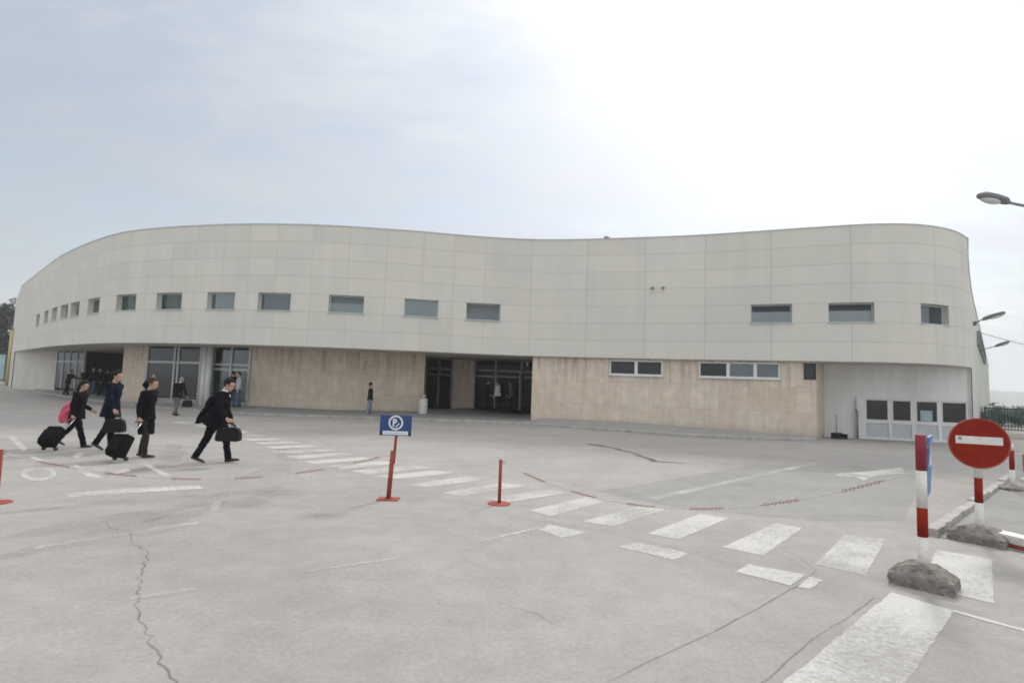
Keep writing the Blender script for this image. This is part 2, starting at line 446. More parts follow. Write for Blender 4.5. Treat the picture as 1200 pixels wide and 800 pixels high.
def ring_frame(bm, fr, w, h, t, d0, d1, mi=0):
    "rectangular frame of bar width t in the plane x-z of fr"
    box(bm, 0, w, d0, d1, 0, t, mi, fr); box(bm, 0, w, d0, d1, h-t, h, mi, fr)
    box(bm, 0, t, d0, d1, t, h-t, mi, fr); box(bm, w-t, w, d0, d1, t, h-t, mi, fr)

# ================================================================== THE TERMINAL
terminal = empty('terminal_building', (0, 0, 0), 0,
                 'long cream panelled terminal with curved facade overhanging a stone clad ground floor', 'building')
WIN_C = [12.5, 16.3, 19.3, 22.0, 24.3, 27.5, 31.2, 34.3, 37.35, 40.1, 43.5, 47.0, 50.0, 63.25, 66.3, 69.75]
WIN_W = [1.7, 1.7, 1.7, 1.75, 1.75, 1.75, 1.7, 1.62, 1.52, 1.6, 1.62, 1.6, 1.68, 1.65, 1.68, 1.55]
JOINT = [0, 4, 8, 10.5] + [12.5, 14.4, 16.3, 17.8, 19.3, 20.65, 22, 23.15, 24.3, 25.9, 27.5, 29.35, 31.2, 32.75, 34.3, 35.8, 37.35,
         38.7, 40.1, 41.8, 43.5, 45.25, 47.0, 48.5, 50.0, 52.3, 55.05, 57.8, 60.5, 63.25, 66.3, 69.75, 71.8, 75]
TOTAL = ARC[-1]
def joint_uv(u, z):
    for k in range(len(JOINT)-1):
        if u <= JOINT[k+1]: break
    return (k + (u-JOINT[k])/(JOINT[k+1]-JOINT[k]), (z-Z1)/ROW)
WZ0, WZ1 = Z1 + 2*ROW, Z1 + 3*ROW
holes = [(c-w/2, c+w/2, WZ0, WZ1) for c, w in zip(WIN_C, WIN_W)]
wall('facade', 'facade', terminal, [(p.x, p.y) for p in CURVE], Z1, Z2, holes, .36, joint_uv)

def upper_window(c, w, k):
    a, b = on_curve(c-w/2), on_curve(c+w/2)
    fr, ln = frame_of(a, b, WZ0); h = WZ1-WZ0
    bm = B(); box(bm, .05, ln-.05, .29, .32, .05, h-.05, 0, fr)
    win = obj('window', bm, 'coat_green' if k < 8 else ('coat_glass' if k % 3 else 'coat_dark'), terminal)
    bm = B(); ring_frame(bm, fr, ln, h, .05, .24, .345)
    obj('frame', bm, 'teal_frame', win, bevel=.006)
    bm = B(); box(bm, -.05, ln+.05, -.06, .239, -.03, .012, 0, fr)
    obj('sill', bm, 'teal_frame', win)
    if k in (14, 13):                                            # shadow and reflection on the pane top, painted as a dark band
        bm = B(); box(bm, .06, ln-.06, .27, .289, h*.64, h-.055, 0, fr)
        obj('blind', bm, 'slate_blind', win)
    if k == 15:  # dark upright strip over part of the pane
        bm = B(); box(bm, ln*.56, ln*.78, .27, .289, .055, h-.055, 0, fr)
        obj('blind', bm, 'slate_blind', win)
    if k in (4, 10, 12):                                         # pale roller blind part way down
        bm = B(); box(bm, .06, ln-.06, .275, .289, h*(.5+.08*(k % 3)), h-.055, 0, fr)
        obj('blind', bm, 'pale_blind', win)
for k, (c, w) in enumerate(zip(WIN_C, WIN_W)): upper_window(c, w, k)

# parapet coping along the curve
bm = B()
prev = None
for u in [i*.5 for i in range(int(TOTAL*2)+1)] + [TOTAL]:
    p, n = on_curve(u), inward(u)
    sec = [bm.verts.new(p + n*a + V((0, 0, z))) for a, z in ((-.015, Z2-.035), (-.015, Z2+.02), (.38, Z2+.02), (.38, Z2-.5))]
    if prev:
        for k in range(3): bm.faces.new((prev[k], sec[k], sec[k+1], prev[k+1]))
    prev = sec
obj('coping', bm, 'coping', terminal)

# outline of the whole building, its rest walls and roof
SIDE = [CURVE[-1], AY(1139.5, 27), AY(1140.5, 31), AY(1143.5, 38), AY(1148.5, 47), AY(1156, 75), AY(1160, 110)]
BACK = [AY(1160, 110), V((60, 125, 0)), V((20, 95, 0)), V((-20, 92, 0)), V((-52, 72, 0)), V((-52.5, 58.2, 0)), CURVE[0]]
SIDE = catmull(SIDE, 6)
def uvside(u, z): return (u/3.1 + .5, (z-Z1)/ROW)
wall('side_wall', 'facade', terminal, [(p.x, p.y) for p in SIDE], 0, Z2, (), .2, uvside)
wall('rear_wall', 'facade', terminal, [(p.x, p.y) for p in BACK[:-1]], 0, Z2, (), .2, uvside)
wall('end_wall', 'facade', terminal, [(-52.5, 58.2), (-43.4, 48.5)], 0, Z2, (), .2, uvside)
outline = [p for p in CURVE[::2]] + [p for p in SIDE[1:]] + [p for p in BACK[1:-1]]
bm = B(); poly(bm, outline, Z2-.35); bmesh.ops.triangulate(bm, faces=bm.faces[:]); obj('roof', bm, 'roof', terminal)
bm = B(); poly(bm, outline, Z1+.002); bmesh.ops.triangulate(bm, faces=bm.faces[:]); obj('soffit', bm, 'soffit', terminal)
bm = B()
prev = None
for p in SIDE:
    sec = [bm.verts.new(p + V((dx, 0, z))) for dx, z in ((.04, Z2-.07), (.04, Z2+.03), (-.4, Z2+.03), (-.4, Z2-.3))]
    if prev:
        for k in range(3): bm.faces.new((prev[k], sec[k], sec[k+1], prev[k+1]))
    prev = sec
obj('coping', bm, 'coping', terminal)

# ---- ground floor
def curtain(name, a, b, z0, z1, cols, transoms, gmat, fmat, t=.06):
    "glazing between two plan points: panes, mullions and transoms; cols are fractions"
    fr, ln = frame_of(a, b, 0)
    root = None
    bm = B()
    for c in cols:
        w = t if c not in (cols[0], cols[-1]) else t*1.2
        box(bm, c*ln-w, c*ln+w, -.07, .07, z0, z1, 0, fr)
    for z in transoms:
        for c0, c1 in zip(cols, cols[1:]): box(bm, c0*ln+t*1.2, c1*ln-t*1.2, -.055, .055, z-t, z+t, 0, fr)
    root = obj(name, bm, fmat, terminal)
    zz = [z0] + list(transoms) + [z1]
    for c0, c1 in zip(cols, cols[1:]):
        for q0, q1 in zip(zz, zz[1:]):
            if q1-q0 < .15: continue
            bm = B(); box(bm, c0*ln+t, c1*ln-t, -.012, .012, q0+t*.9, q1-t*.9, 0, fr)
            obj('pane', bm, gmat, root)
    return root
FL = .40                                                           # floor level of the pavement at the walls
A66, A98 = AY(66, 43.6), AY(98, 41.5)
wall('cream_wall', 'cream_render', terminal, [(-43.38, 48.55), (A66.x, A66.y)], 0, Z1)
curtain('glass_screen', A66, A98, FL, Z1, [0, .25, .5, .75, 1], [2.5], 'glass_clear', 'sheet')
# dark passage
B98, B143 = AY(98, 47.5), AY(143, 45.5)
P143, P172 = AY(143, 32.0), AY(172, 30.6)
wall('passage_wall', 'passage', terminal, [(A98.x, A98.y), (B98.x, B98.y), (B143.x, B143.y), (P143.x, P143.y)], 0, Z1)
wall('stone_pier', 'stone', terminal, [(P143.x, P143.y), (P172.x, P172.y)], 0, Z1)
# shop front
E292 = AY(292, 28.6)
wall('shop_plinth', 'kerb', terminal, [(P172.x, P172.y), (E292.x, E292.y)], 0, FL+.12)
E247 = P172.lerp(E292, .60); E250 = P172.lerp(E292, .66)
curtain('shop_front', P172, E247, FL+.12, Z1, [0, .47, .53, .90, 1], [2.45], 'glass_clear', 'alu')
curtain('shop_door', E250, E292, FL+.12, Z1, [0, .5, 1], [2.15, 2.4], 'glass_clear', 'alu')
for q in (E247.lerp(E250, .1), E250.lerp(E292, -.02)):
    bm = B(); tube(bm, [(q.x, q.y-.32, .05), (q.x, q.y-.32, Z1)], .15, 18); obj('column', bm, 'frame', terminal, True)
for q in (P172.lerp(E292, .08),):
    bm = B()
    fr, ln = frame_of(P172, E292, 0)
    for i in range(6): box(bm, .5+i*.75, 1.05+i*.75, .9, 1.6, FL+.12, 1.2+.2*(i % 3), i % 2, fr)
    obj('display_shelf', bm, ['shirt_pale', 'taupe_cloth'], terminal)
# long stone wall under the overhang
F497 = AY(497, 29.4)
mid = AY(395, 28.5)
STONE_A = [tuple(E292.xy), tuple(mid.xy), tuple(F497.xy)]
wall('stone_wall', 'stone', terminal, STONE_A, 0, Z1)
# entrance recess
G497, G530, G533, G555, G622, H622 = AY(499, 34.2), AY(529, 34.0), AY(530, 33.3), AY(556, 33.2), AY(624.5, 33.6), AY(623, 27.2)
wall('recess_wall', 'stone', terminal, [tuple(F497.xy), tuple(G497.xy)], 0, Z1)
curtain('entrance_door', G497, G530, FL, Z1, [0, .5, 1], [2.35, 2.7], 'glass', 'dark_alu', .05)
wall('entrance_pier', 'stone', terminal, [tuple(G530.xy), tuple(G533.xy), tuple(G555.xy), tuple(AY(556, 34.0).xy)], 0, Z1)
G556 = AY(556, 34.0)
r2 = curtain('entrance_door', G556, G622, FL, Z1, [0, .36, .80, 1], [2.35, 2.7], 'glass', 'dark_alu', .05)
SB0 = on_curve(52.5) + inward(52.5)*.22
wall('recess_wall', 'stone', terminal, [tuple(G622.xy), tuple(SB0.xy)], 0, Z1)
fr, ln = frame_of(G556, G622, 0)
bm = B(); ring_frame(bm, (fr[0] + fr[1]*ln*.80 - fr[2]*.9 + V((0, 0, FL)), fr[2], -fr[1], fr[3]), .85, 2.25, .06, -.02, .03)
lf = obj('door_leaf', bm, 'frame', terminal)
bm = B(); box(bm, .06, .79, -.005, .01, .06, 2.19, 0, (fr[0] + fr[1]*ln*.80 - fr[2]*.9 + V((0, 0, FL)), fr[2], -fr[1], fr[3]))
obj('pane', bm, 'glass_clear', lf)
cp = AY(617, 32.4)
bm = B(); ball(bm, (cp.x, cp.y, 3.12), (.1, .1, .14)); obj('security_camera', bm, 'frame', terminal, True)

# stone wall of the right half follows the facade just inside its edge
u_a = 52.5
us = [u_a + i*.5 for i in range(int((65.0-u_a)/.5)+1)]
STONE_B = [on_curve(u) + inward(u)*.22 for u in us]
SB_ARC = [0]
for a, b in zip(STONE_B, STONE_B[1:]): SB_ARC.append(SB_ARC[-1] + (b-a).length)
def u_of_px(px):
    "arc length along the right stone wall where photo column px meets it"
    best = min(range(4001), key=lambda i: abs((lambda p: (p.x/p.y) - (lambda q: q.x/q.y)(AY(px, 25)))(lerp_arc(SB_ARC[-1]*i/4000))))
    return SB_ARC[-1]*best/4000
def lerp_arc(u):
    for i in range(1, len(SB_ARC)):
        if SB_ARC[i] >= u-1e-9: return STONE_B[i-1].lerp(STONE_B[i], (u-SB_ARC[i-1])/(SB_ARC[i]-SB_ARC[i-1]))
    return STONE_B[-1]
WB = [[714, 745, 776], [819, 853, 885, 914], [942, 957]]
hb = []
for q in WB:
    hb.append((u_of_px(q[0]), u_of_px(q[-1]), 2.52, 3.22))
_, posb = wall('stone_wall', 'stone', terminal, [tuple(p.xy) for p in STONE_B], 0, Z1, hb, .16)
for q, hh in zip(WB, hb):
    us_ = [u_of_px(x) for x in q]
    a, b = posb(hh[0]), posb(hh[1]); fr, ln = frame_of(a, b, hh[2]); h = hh[3]-hh[2]
    dark = len(q) == 2
    bm = B(); ring_frame(bm, fr, ln, h, .06, -.02, .13)
    for x in us_[1:-1]: box(bm, x-hh[0]-.07, x-hh[0]+.07, -.02, .13, .06, h-.06, 0, fr)
    if not dark: box(bm, -.05, ln+.05, -.07, .0, -.05, -.003, 0, fr)
    wf = obj('ribbon_window', bm, 'frame' if not dark else 'black_plastic', terminal, bevel=.006)
    for i, (x0, x1) in enumerate(zip(us_, us_[1:])):
        bm = B(); box(bm, x0-hh[0]+.06, x1-hh[0]-.06, .07, .10, .06, h-.06, 0, fr)
        obj('pane', bm, 'coat_dark' if (len(q) == 4 and i > 0) else 'dark_glass', wf)
STONE_END = STONE_B[-1]

# pale rendered front at the right end with four panes over painted sheet panels
e0 = AY(966, STONE_END.y+1.9); e1 = AY(1012, 25.1); e2 = AY(1134, 24.5); e3 = V((20.19, 24.33, 0))
wall('recess_wall', 'stone', terminal, [tuple(STONE_END.xy), (e0.x, e0.y)], 0, Z1)
PX4 = [(1014, 1041), (1045, 1068), (1073, 1099), (1103, 1133)]
fr, ln = frame_of(e1, e2, 0)
def x_on(px):
    t = min(range(2001), key=lambda i: abs((lambda p: p.x/p.y)(e1.lerp(e2, i/2000)) - (lambda p: p.x/p.y)(AY(px, 25))))
    return ln*t/2000
s0 = (e1-e0).length
hol = [(s0+x_on(a), s0+x_on(b), .84, 1.78) for a, b in PX4]
hol += [(s0+x_on(a), s0+x_on(b), .10, .72) for a, b in PX4]
wall('rendered_wall', 'grey_render', terminal, [tuple(e0.xy), tuple(e1.xy), tuple(e2.xy), tuple(e3.xy)], 0, Z1, hol, .14)
for a, b in PX4:
    x0, x1 = x_on(a), x_on(b)
    f2 = (fr[0] + fr[1]*x0 + V((0, 0, .84)), fr[1], fr[2], fr[3])
    bm = B(); ring_frame(bm, f2, x1-x0, .94, .04, -.015, .10)
    wf = obj('office_window', bm, 'frame', terminal, bevel=.005)
    bm = B(); box(bm, .04, x1-x0-.04, .05, .075, .04, .90, 0, f2); obj('pane', bm, 'dark_glass', wf)
    if a == 1073:
        bm = B(); box(bm, .2, x1-x0-.22, .034, .046, .06, .52, 0, f2)
        obj('notice', bm, 'teal_panel', wf)
    bm = B(); box(bm, x0+.003, x1-.003, .04, .10, .10, .72, 0, fr)
    obj('sheet_panel', bm, 'sheet', terminal)
bm = B(); box(bm, -.32, -.06, -.06, -.003, 0.0, 1.86, 0, fr); box(bm, -.06, ln+.1, -.05, -.003, 1.80, 1.86, 0, fr)
obj('window_surround', bm, 'frame', terminal)

# floor slab inside (under doors and glazing)
bm = B()
poly(bm, [AY(60, 44.2), AY(98, 42.3), AY(143, 34.0), AY(172, 32.2), AY(292, 30.6), AY(497, 31.4), AY(499, 34.6), AY(622, 34.2), AY(640, 29.8),
          V((14, 30, 0)), V((19, 30, 0)), V((50, 65, 0)), V((38, 90, 0)), V((-20, 90, 0)), V((-50, 70, 0)), V((-48, 55, 0))], FL+.006)
bmesh.ops.triangulate(bm, faces=bm.faces[:]); obj('floor_slab', bm, 'inner_floor', terminal)
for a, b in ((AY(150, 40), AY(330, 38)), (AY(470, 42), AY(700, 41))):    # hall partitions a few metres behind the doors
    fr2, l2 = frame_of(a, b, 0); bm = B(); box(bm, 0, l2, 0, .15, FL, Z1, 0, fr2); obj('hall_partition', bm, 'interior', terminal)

# two small spotlights on the facade, roof ventilator, sign board on the side wall
for px in (760, 773):
    p = on_curve(58.15 + (px-760)*.037); n = inward(58.4)
    bm = B(); tube(bm, [V((p.x, p.y, 6.62)) - n*x for x in (-.02, .12, .22)], [.035, .05, .075], 10); obj('wall_spotlight', bm, 'grey_metal', terminal, True)
p = on_curve(56.1)+V((0, .9, 0))
bm = B(); tube(bm, [(p.x, p.y, Z2-.4), (p.x, p.y, Z2+.22)], .055, 10); tube(bm, [(p.x, p.y, Z2+.20), (p.x, p.y, Z2+.30), (p.x, p.y, Z2+.4)], [.16, .16, .03], 12)
obj('roof_ventilator', bm, 'grey_metal', terminal, True)
q0, q1 = AY(1147, 44), AY(1154.5, 67)
fr, ln = frame_of(q0, q1, 0)
fr = (fr[0] - fr[2]*.1, fr[1], fr[2], fr[3])
bm = B(); box(bm, 0, ln, -.12, .25, 6.4, 7.5, 0, fr); sb = obj('sign_board', bm, 'grey_metal', terminal)
for i in range(5):
    bm = B(); box(bm, ln*(.03+.19*i), ln*(.14+.19*i), -.15, -.122, 6.55, 7.35, 0, fr); obj('dark_panel', bm, 'black_plastic', sb)

# ================================================================== GROUND
bm = B(); q = 2600; poly(bm, [(-q, -q, 0), (q, -q, 0), (q, q, 0), (-q, q, 0)])
bmesh.ops.subdivide_edges(bm, edges=bm.edges[:], cuts=3, use_grid_fill=True)
struct(obj('ground', bm, 'asphalt'))
# grass land beyond the car park, far right and left
bm = B(); poly(bm, [(36, 36, .03), (90, 34, .03), (900, 200, .03), (1200, 1200, .03), (90, 110, .03), (60, 66, .03), (40, 42, .03)])
poly(bm, [(-75, 72, .03), (-62, 72, .03), (-60, 110, .03), (-600, 900, .03), (-1200, 500, .03), (-200, 110, .03)])
struct(obj('grass_ground', bm, 'grass'))

# raised pavement along the building
KERB = [(-95, 96), (-62, 64.5), (-46, 50.6), (-35.4, 42.2), (-28.3, 36.3), (-23.5, 32.6), (-19.6, 29.8), (-15.6, 27.6), (-11.9, 26.5), (-6.6, 26.4),
        (-1.5, 26.6), (1.6, 25.9), (4.9, 24.0), (8.1, 22.5), (10.6, 22.4), (12.6, 22.9)]
KERB = catmull([V((x, y, 0)) for x, y in KERB], 6)
def inner(p):
    if p.y > 44: return V((p.x+3.5, p.y+4.5, 0))
    d = p.copy(); k = 1
    px = p.x/p.y
    # depth of the wall at this azimuth
    tab = [(-1.2, 62), (-.87, 49.5), (-.78, 44.5), (-.70, 42.5), (-.67, 36), (-.655, 32.3), (-.48, 29.0), (-.15, 30.6), (.02, 35.2), (.03, 35.2), (.06, 27.9), (.2, 26.4), (.3, 26.0), (.42, 25.0), (.56, 24.2), (.8, 24.2)]
    for (a, ya), (b, yb) in zip(tab, tab[1:]):
        if a <= px <= b: Y = ya + (yb-ya)*(px-a)/(b-a); return V((px*Y, Y, 0))
    return V((p.x, p.y+2, 0))
bm = B(); kb = B(); prev = None; pk = None
for p in KERB:
    wi = inner(p); d = (wi-p).normalized()
    zt = .11
    zi = FL if p.x < 1 else max(.15, FL-.022*(p.x-1)*1.2)
    e = p + d*.16
    cur = [bm.verts.new((e.x, e.y, zt)), bm.verts.new((wi.x, wi.y, zi))]
    ck = [kb.verts.new(v) for v in ((p.x, p.y, -.02), (p.x, p.y, zt-.02), (p.x+d.x*.02, p.y+d.y*.02, zt+.004), (e.x, e.y, zt+.004))]
    if prev:
        bm.faces.new((prev[0], cur[0], cur[1], prev[1]))
        for k in range(3): kb.faces.new((pk[k], ck[k], ck[k+1], pk[k+1]))
    prev, pk = cur, ck
struct(obj('pavement', bm, 'concrete'))
struct(obj('kerb', kb, 'kerb'))
# pavement corner right: low concrete kerb running away past the no entry sign, broken in two places
def kerb_run(a, b, w, h, gaps):
    fr, ln = frame_of(a, b, 0); bm = B(); x = 0
    while x < ln-.05:
        x1 = min(ln, x+random.uniform(.75, .95))
        if not any(g0 < (x+x1)/2 < g1 for g0, g1 in gaps):
            j = random.uniform(-.012, .012); hh = h + random.uniform(-.02, .015)
            vs = box(bm, x+.008, x1-.008, -w/2+j, w/2+j, -.02, hh, 0, fr)
        x = x1
    return bm
a, b = G(1092, 628), G(1186, 558)
bm = kerb_run(a, b, .13, .09, [])
bmesh.ops.subdivide_edges(bm, edges=bm.edges[:], cuts=3, use_grid_fill=True)
for v in bm.verts:
    v.co += V((noise.noise(v.co*7), noise.noise(v.co*7+V((9, 0, 0))), noise.noise(v.co*7+V((0, 9, 0)))))*.014
struct(obj('kerb', bm, 'kerb'))
d = (b-a).normalized(); n = V((d.y, -d.x, 0))
bm = B(); poly(bm, [a+n*.05, a+n*14, b+d*6+n*14, b+d*6+n*.05], .008)
struct(obj('footway', bm, 'paving'))

# ---- road markings (surveyed outlines, metres on the ground)
def ragged(pts, z, jit=.0045):
    "outline with broken paint edges"
    out = []
    for i in range(len(pts)):
        a, b = pts[i], pts[(i+1) % len(pts)]; n = max(1, min(60, int((b-a).length/.05)))
        for k in range(n):
            q_ = a.lerp(b, k/n); out.append(V((q_.x+random.gauss(0, jit), q_.y+random.gauss(0, jit), z)))
    return out
def marks(name, quads, mat, z=.004, jit=.0045):
    bm = B()
    for qd in quads: poly(bm, ragged([G(x, y) for x, y in qd], z, jit))
    bmesh.ops.triangulate(bm, faces=bm.faces[:])
    o = obj(name, bm, mat); return struct(o)
BARS = [
    [(1097, 644), (1162, 655), (1165, 707), (1080, 688)],
    [(990, 627), (1038, 632), (1014, 674), (955, 661)],
    [(910, 613), (940, 619), (894, 651), (846, 641)],
    [(820, 602), (854, 607), (795, 632), (758, 625)],
    [(752, 592), (780, 597), (719, 617), (682, 611)],
    [(688, 582), (717, 586), (645, 605), (621, 598)],
    [(641, 574), (664, 577.5), (595, 588.5), (567, 585)],
    [(588, 566), (616, 569), (545, 581), (517, 577.5)],
    [(547, 558), (574, 561), (499, 571), (475, 567.5)],
    [(510, 551), (535, 554), (466, 561), (441, 558)],
    [(487, 545), (507, 548), (430, 555.5), (411, 551.5)],
    [(448, 540), (470, 542.5), (402, 549.5), (382, 546)],
    [(425, 535.5), (440, 537.5), (371, 544), (354, 540.5)],
    [(400, 530.5), (414, 532.5), (350, 538), (334, 534.5)],
    [(384, 526), (396, 527.8), (335, 531.5), (321, 528.5)],
    [(366, 521.5), (378, 523.2), (322, 525.8), (309, 523)],
    [(343, 517.5), (354, 519), (308, 520.6), (295, 518)],
    [(322, 513.8), (333, 515), (296, 516.2), (284, 514.2)],
    [(300, 509.5), (312, 511), (287, 512), (275, 510)],
]
marks('crosswalk', BARS, 'paint')
marks('crosswalk_worn', [[(262, 501.5), (292, 505), (286, 508), (256, 504.5)], [(232, 497), (262, 499.5), (254, 502), (228, 499.5)],
                         [(205, 493), (235, 495), (228, 497.5), (202, 495.5)]], 'paint_old')
marks('stop_band', [[(1045, 693.5), (1118, 716), (1062, 800), (1010, 880), (840, 860), (918, 800)]], 'paint')
marks('road_line', [[(1118, 714.5), (1200, 737), (1260, 754), (1260, 757), (1200, 740), (1117, 717)],
                    [(724, 640.5), (748, 636), (807, 648), (790, 656)],
                    [(631, 620), (644, 614.5), (687, 624), (660, 630.5)],
                    [(862, 670), (877, 661), (944, 673.5), (927, 686)], [(932, 687), (948, 675), (964, 680), (949, 690)],
                    [(978, 555.5), (1020, 552), (1057, 547.5), (1060, 554.5), (1026, 557), (1012, 562.5), (1003, 558.5), (984, 558.5)]], 'paint')
marks('faded_line', [[(75, 578.5), (150, 572), (233, 568.5), (237, 572.5), (150, 578), (80, 583)]], 'paint_old')
marks('faded_line', [[(553, 635.5), (631, 617), (640, 617.5), (558, 637)], [(355, 669.5), (468, 652), (470, 654.5), (357, 671)],
                     [(760, 583), (962, 539.5), (965, 541.5), (768, 586)],
                     [(243, 601), (250, 588), (259, 587), (256, 599)],
                     [(40, 640), (120, 628), (230, 611), (232, 614), (120, 632), (40, 644)],
                     [(150, 700), (230, 688), (231, 692), (150, 704)]], 'paint_worn')
# painted letters of the lane, much worn: a ring and slanted strokes
bm = B(); ring_o, ring_i = [], []
for k in range(28):
    t = 2*math.pi*k/28
    ring_o.append(bm.verts.new(G(45+21*math.cos(t), 555+8.6*math.sin(t)) + V((0, 0, .004))))
    ring_i.append(bm.verts.new(G(45.5+14*math.cos(t), 555+5.0*math.sin(t)) + V((0, 0, .004))))
for k in range(28): bm.faces.new((ring_o[k], ring_o[(k+1) % 28], ring_i[(k+1) % 28], ring_i[k]))
for qd in ([(9, 512), (15, 510), (33, 526), (27, 529)], [(33, 535), (38, 533.5), (52, 540), (47, 542)], [(84, 546), (91, 544.5), (106, 554), (122, 559), (116, 562), (101, 558)],
           [(132, 553), (150, 549), (153, 552), (135, 556)], [(165, 543), (170, 541.5), (200, 557), (193, 559)], [(84, 534), (95, 529), (99, 532), (90, 537)]):
    poly(bm, [G(x, y) for x, y in qd], .004)
struct(obj('lane_lettering', bm, 'paint_old'))
# a darker resurfaced strip beside the wide band and rubber scuffs
def ribbon(pts, w, z, jit=0.0, step=.09):
    P = [G(x, y) for x, y in pts]; bm = B(); out = []
    for a, b in zip(P, P[1:]):
        n = max(1, int((b-a).length/step))
        for k in range(n):
            q_ = a.lerp(b, k/n); out.append(q_)
    out.append(P[-1])
    prev = None
    for i, p in enumerate(out):
        d = (out[min(i+1, len(out)-1)] - out[max(i-1, 0)]).normalized(); nn = V((-d.y, d.x, 0))
        o = nn*random.uniform(-jit, jit)
        ww = w*random.uniform(.55, 1.3) if jit else w
        if i == 0 or i == len(out)-1: ww *= .4
        cur = [bm.verts.new(p+o+nn*ww+V((0, 0, z))), bm.verts.new(p+o-nn*ww+V((0, 0, z)))]
        if prev: bm.faces.new((prev[0], cur[0], cur[1], prev[1]))
        prev = cur
    return bm
def merge_to(bm, other):
    me = bpy.data.meshes.new('tmp'); other.to_mesh(me); other.free(); bm.from_mesh(me); bpy.data.meshes.remove(me)
bm = B()
for pts, w, j in (([(124, 611), (132, 619), (150, 625), (153, 635), (165, 643), (174, 650), (166, 664), (163, 680), (164, 692), (156, 712), (164, 724), (166, 733),
                    (176, 746), (180, 762), (190, 775), (197, 786), (204, 800), (222, 850)], .0065, .028),
                  ([(578, 703), (604, 712), (628, 719), (652, 733)], .004, .014),
                  ([(150, 625), (170, 628), (196, 622), (230, 621)], .006, .015)):
    merge_to(bm, ribbon(pts, w, .0045, j, .06))
struct(obj('asphalt_crack', bm, 'crack'))
bm = B()
for pts, w in (([(700, 806), (760, 775), (800, 757), (850, 733), (900, 706), (940, 683), (957, 668), (935, 652), (920, 646)], .006),
               ([(872, 812), (900, 795), (950, 751), (995, 722), (1026, 700)], .006),
               ([(1000, 600), (1060, 612), (1140, 640)], .005)):
    merge_to(bm, ribbon(pts, w, .0052, .008, .15))
struct(obj('asphalt_seam', bm, 'crack'))
bm = ribbon([(688, 519.5), (715, 524), (742, 530.5), (768, 540.5), (782, 541), (803, 543)], .11, .004, .05, .3)
struct(obj('tar_strip', bm, 'tar'))
bm = B()
for pts, w in (([(205, 520), (203, 535), (190, 545), (165, 551), (120, 556)], .22), ([(300, 516), (335, 528), (338, 540), (320, 552), (280, 560)], .25),
               ([(0, 632), (80, 618), (160, 606), (250, 585), (330, 570)], .3), ([(0, 655), (100, 632), (220, 604), (320, 580)], .28), ([(0, 602), (90, 592), (200, 583), (400, 575)], .2)):
    merge_to(bm, ribbon(pts, w, .0028, .05, .4))
struct(obj('tyre_mark', bm, 'rubber_mark'))
bm = B(); poly(bm, [G(x, y) for x, y in ((700, 576), (880, 545), (1000, 545), (1080, 560), (1060, 610), (960, 610), (800, 596))], .0014)
struct(obj('asphalt_patch', bm, 'paving'))

# ================================================================== POSTS, SIGNS, CHAINS
def disc_plate(bm, fr, r, y0, y1, seg=40, mi=0):
    O, ux, uy, uz = fr
    a = [bm.verts.new(O + ux*(r*math.cos(2*math.pi*k/seg)) + uz*(r*math.sin(2*math.pi*k/seg)) + uy*y0) for k in range(seg)]
    b = [bm.verts.new(O + ux*(r*math.cos(2*math.pi*k/seg)) + uz*(r*math.sin(2*math.pi*k/seg)) + uy*y1) for k in range(seg)]
    bm.faces.new(a).material_index = mi; bm.faces.new(b[::-1]).material_index = mi
    for k in range(seg): bm.faces.new((a[k], b[k], b[(k+1) % seg], a[(k+1) % seg])).material_index = mi

def ring_plate(bm, fr, ro, ri, y0, y1, seg=40):
    O, ux, uy, uz = fr
    def P(r, y, k): t = 2*math.pi*k/seg; return bm.verts.new(O + ux*(r*math.cos(t)) + uz*(r*math.sin(t)) + uy*y)
    q_ = [[P(r, y, k) for k in range(seg)] for r, y in ((ro, y0), (ri, y0), (ri, y1), (ro, y1))]
    for k in range(seg):
        k1 = (k+1) % seg
        for i in range(4): bm.faces.new((q_[i][k], q_[i][k1], q_[(i+1) % 4][k1], q_[(i+1) % 4][k]))

def short_post(p, h, label, group, r=.026):
    t = empty('barrier_post', p, 0, label, 'post', group)
    bm = B(); tube(bm, [(0, 0, .015), (0, 0, h*.5), (0, 0, h)], r, 16); ball(bm, (0, 0, h), (r*1.05, r*1.05, r*.5), 12); obj('shaft', bm, 'red_post', t, True)
    bm = B(); tube(bm, [(0, 0, 0), (0, 0, .012), (0, 0, .02)], [.175, .175, .05], 20); obj('base_plate', bm, 'red_post', t)
    bm = B()
    for k in range(8):
        t0, t1 = 2*math.pi*k/8, 2*math.pi*(k+1)/8
        tube(bm, [(r+.02+.022*math.cos(t0), 0, h-.03+.022*math.sin(t0)), (r+.02+.022*math.cos(t1), 0, h-.03+.022*math.sin(t1))], .005, 6)
    obj('chain_ring', bm, 'grey_metal', t, True)
    return t
PB = G(585, 590); PA = G(-5, 589); PP = G(455, 585)
short_post((PB.x, PB.y, 0), .66, 'slim red metal post beside the crosswalk holding the end of the chain', 'red chain posts')
short_post((PA.x, PA.y, 0), .70, 'slim red metal post by the worn lane lettering', 'red chain posts')

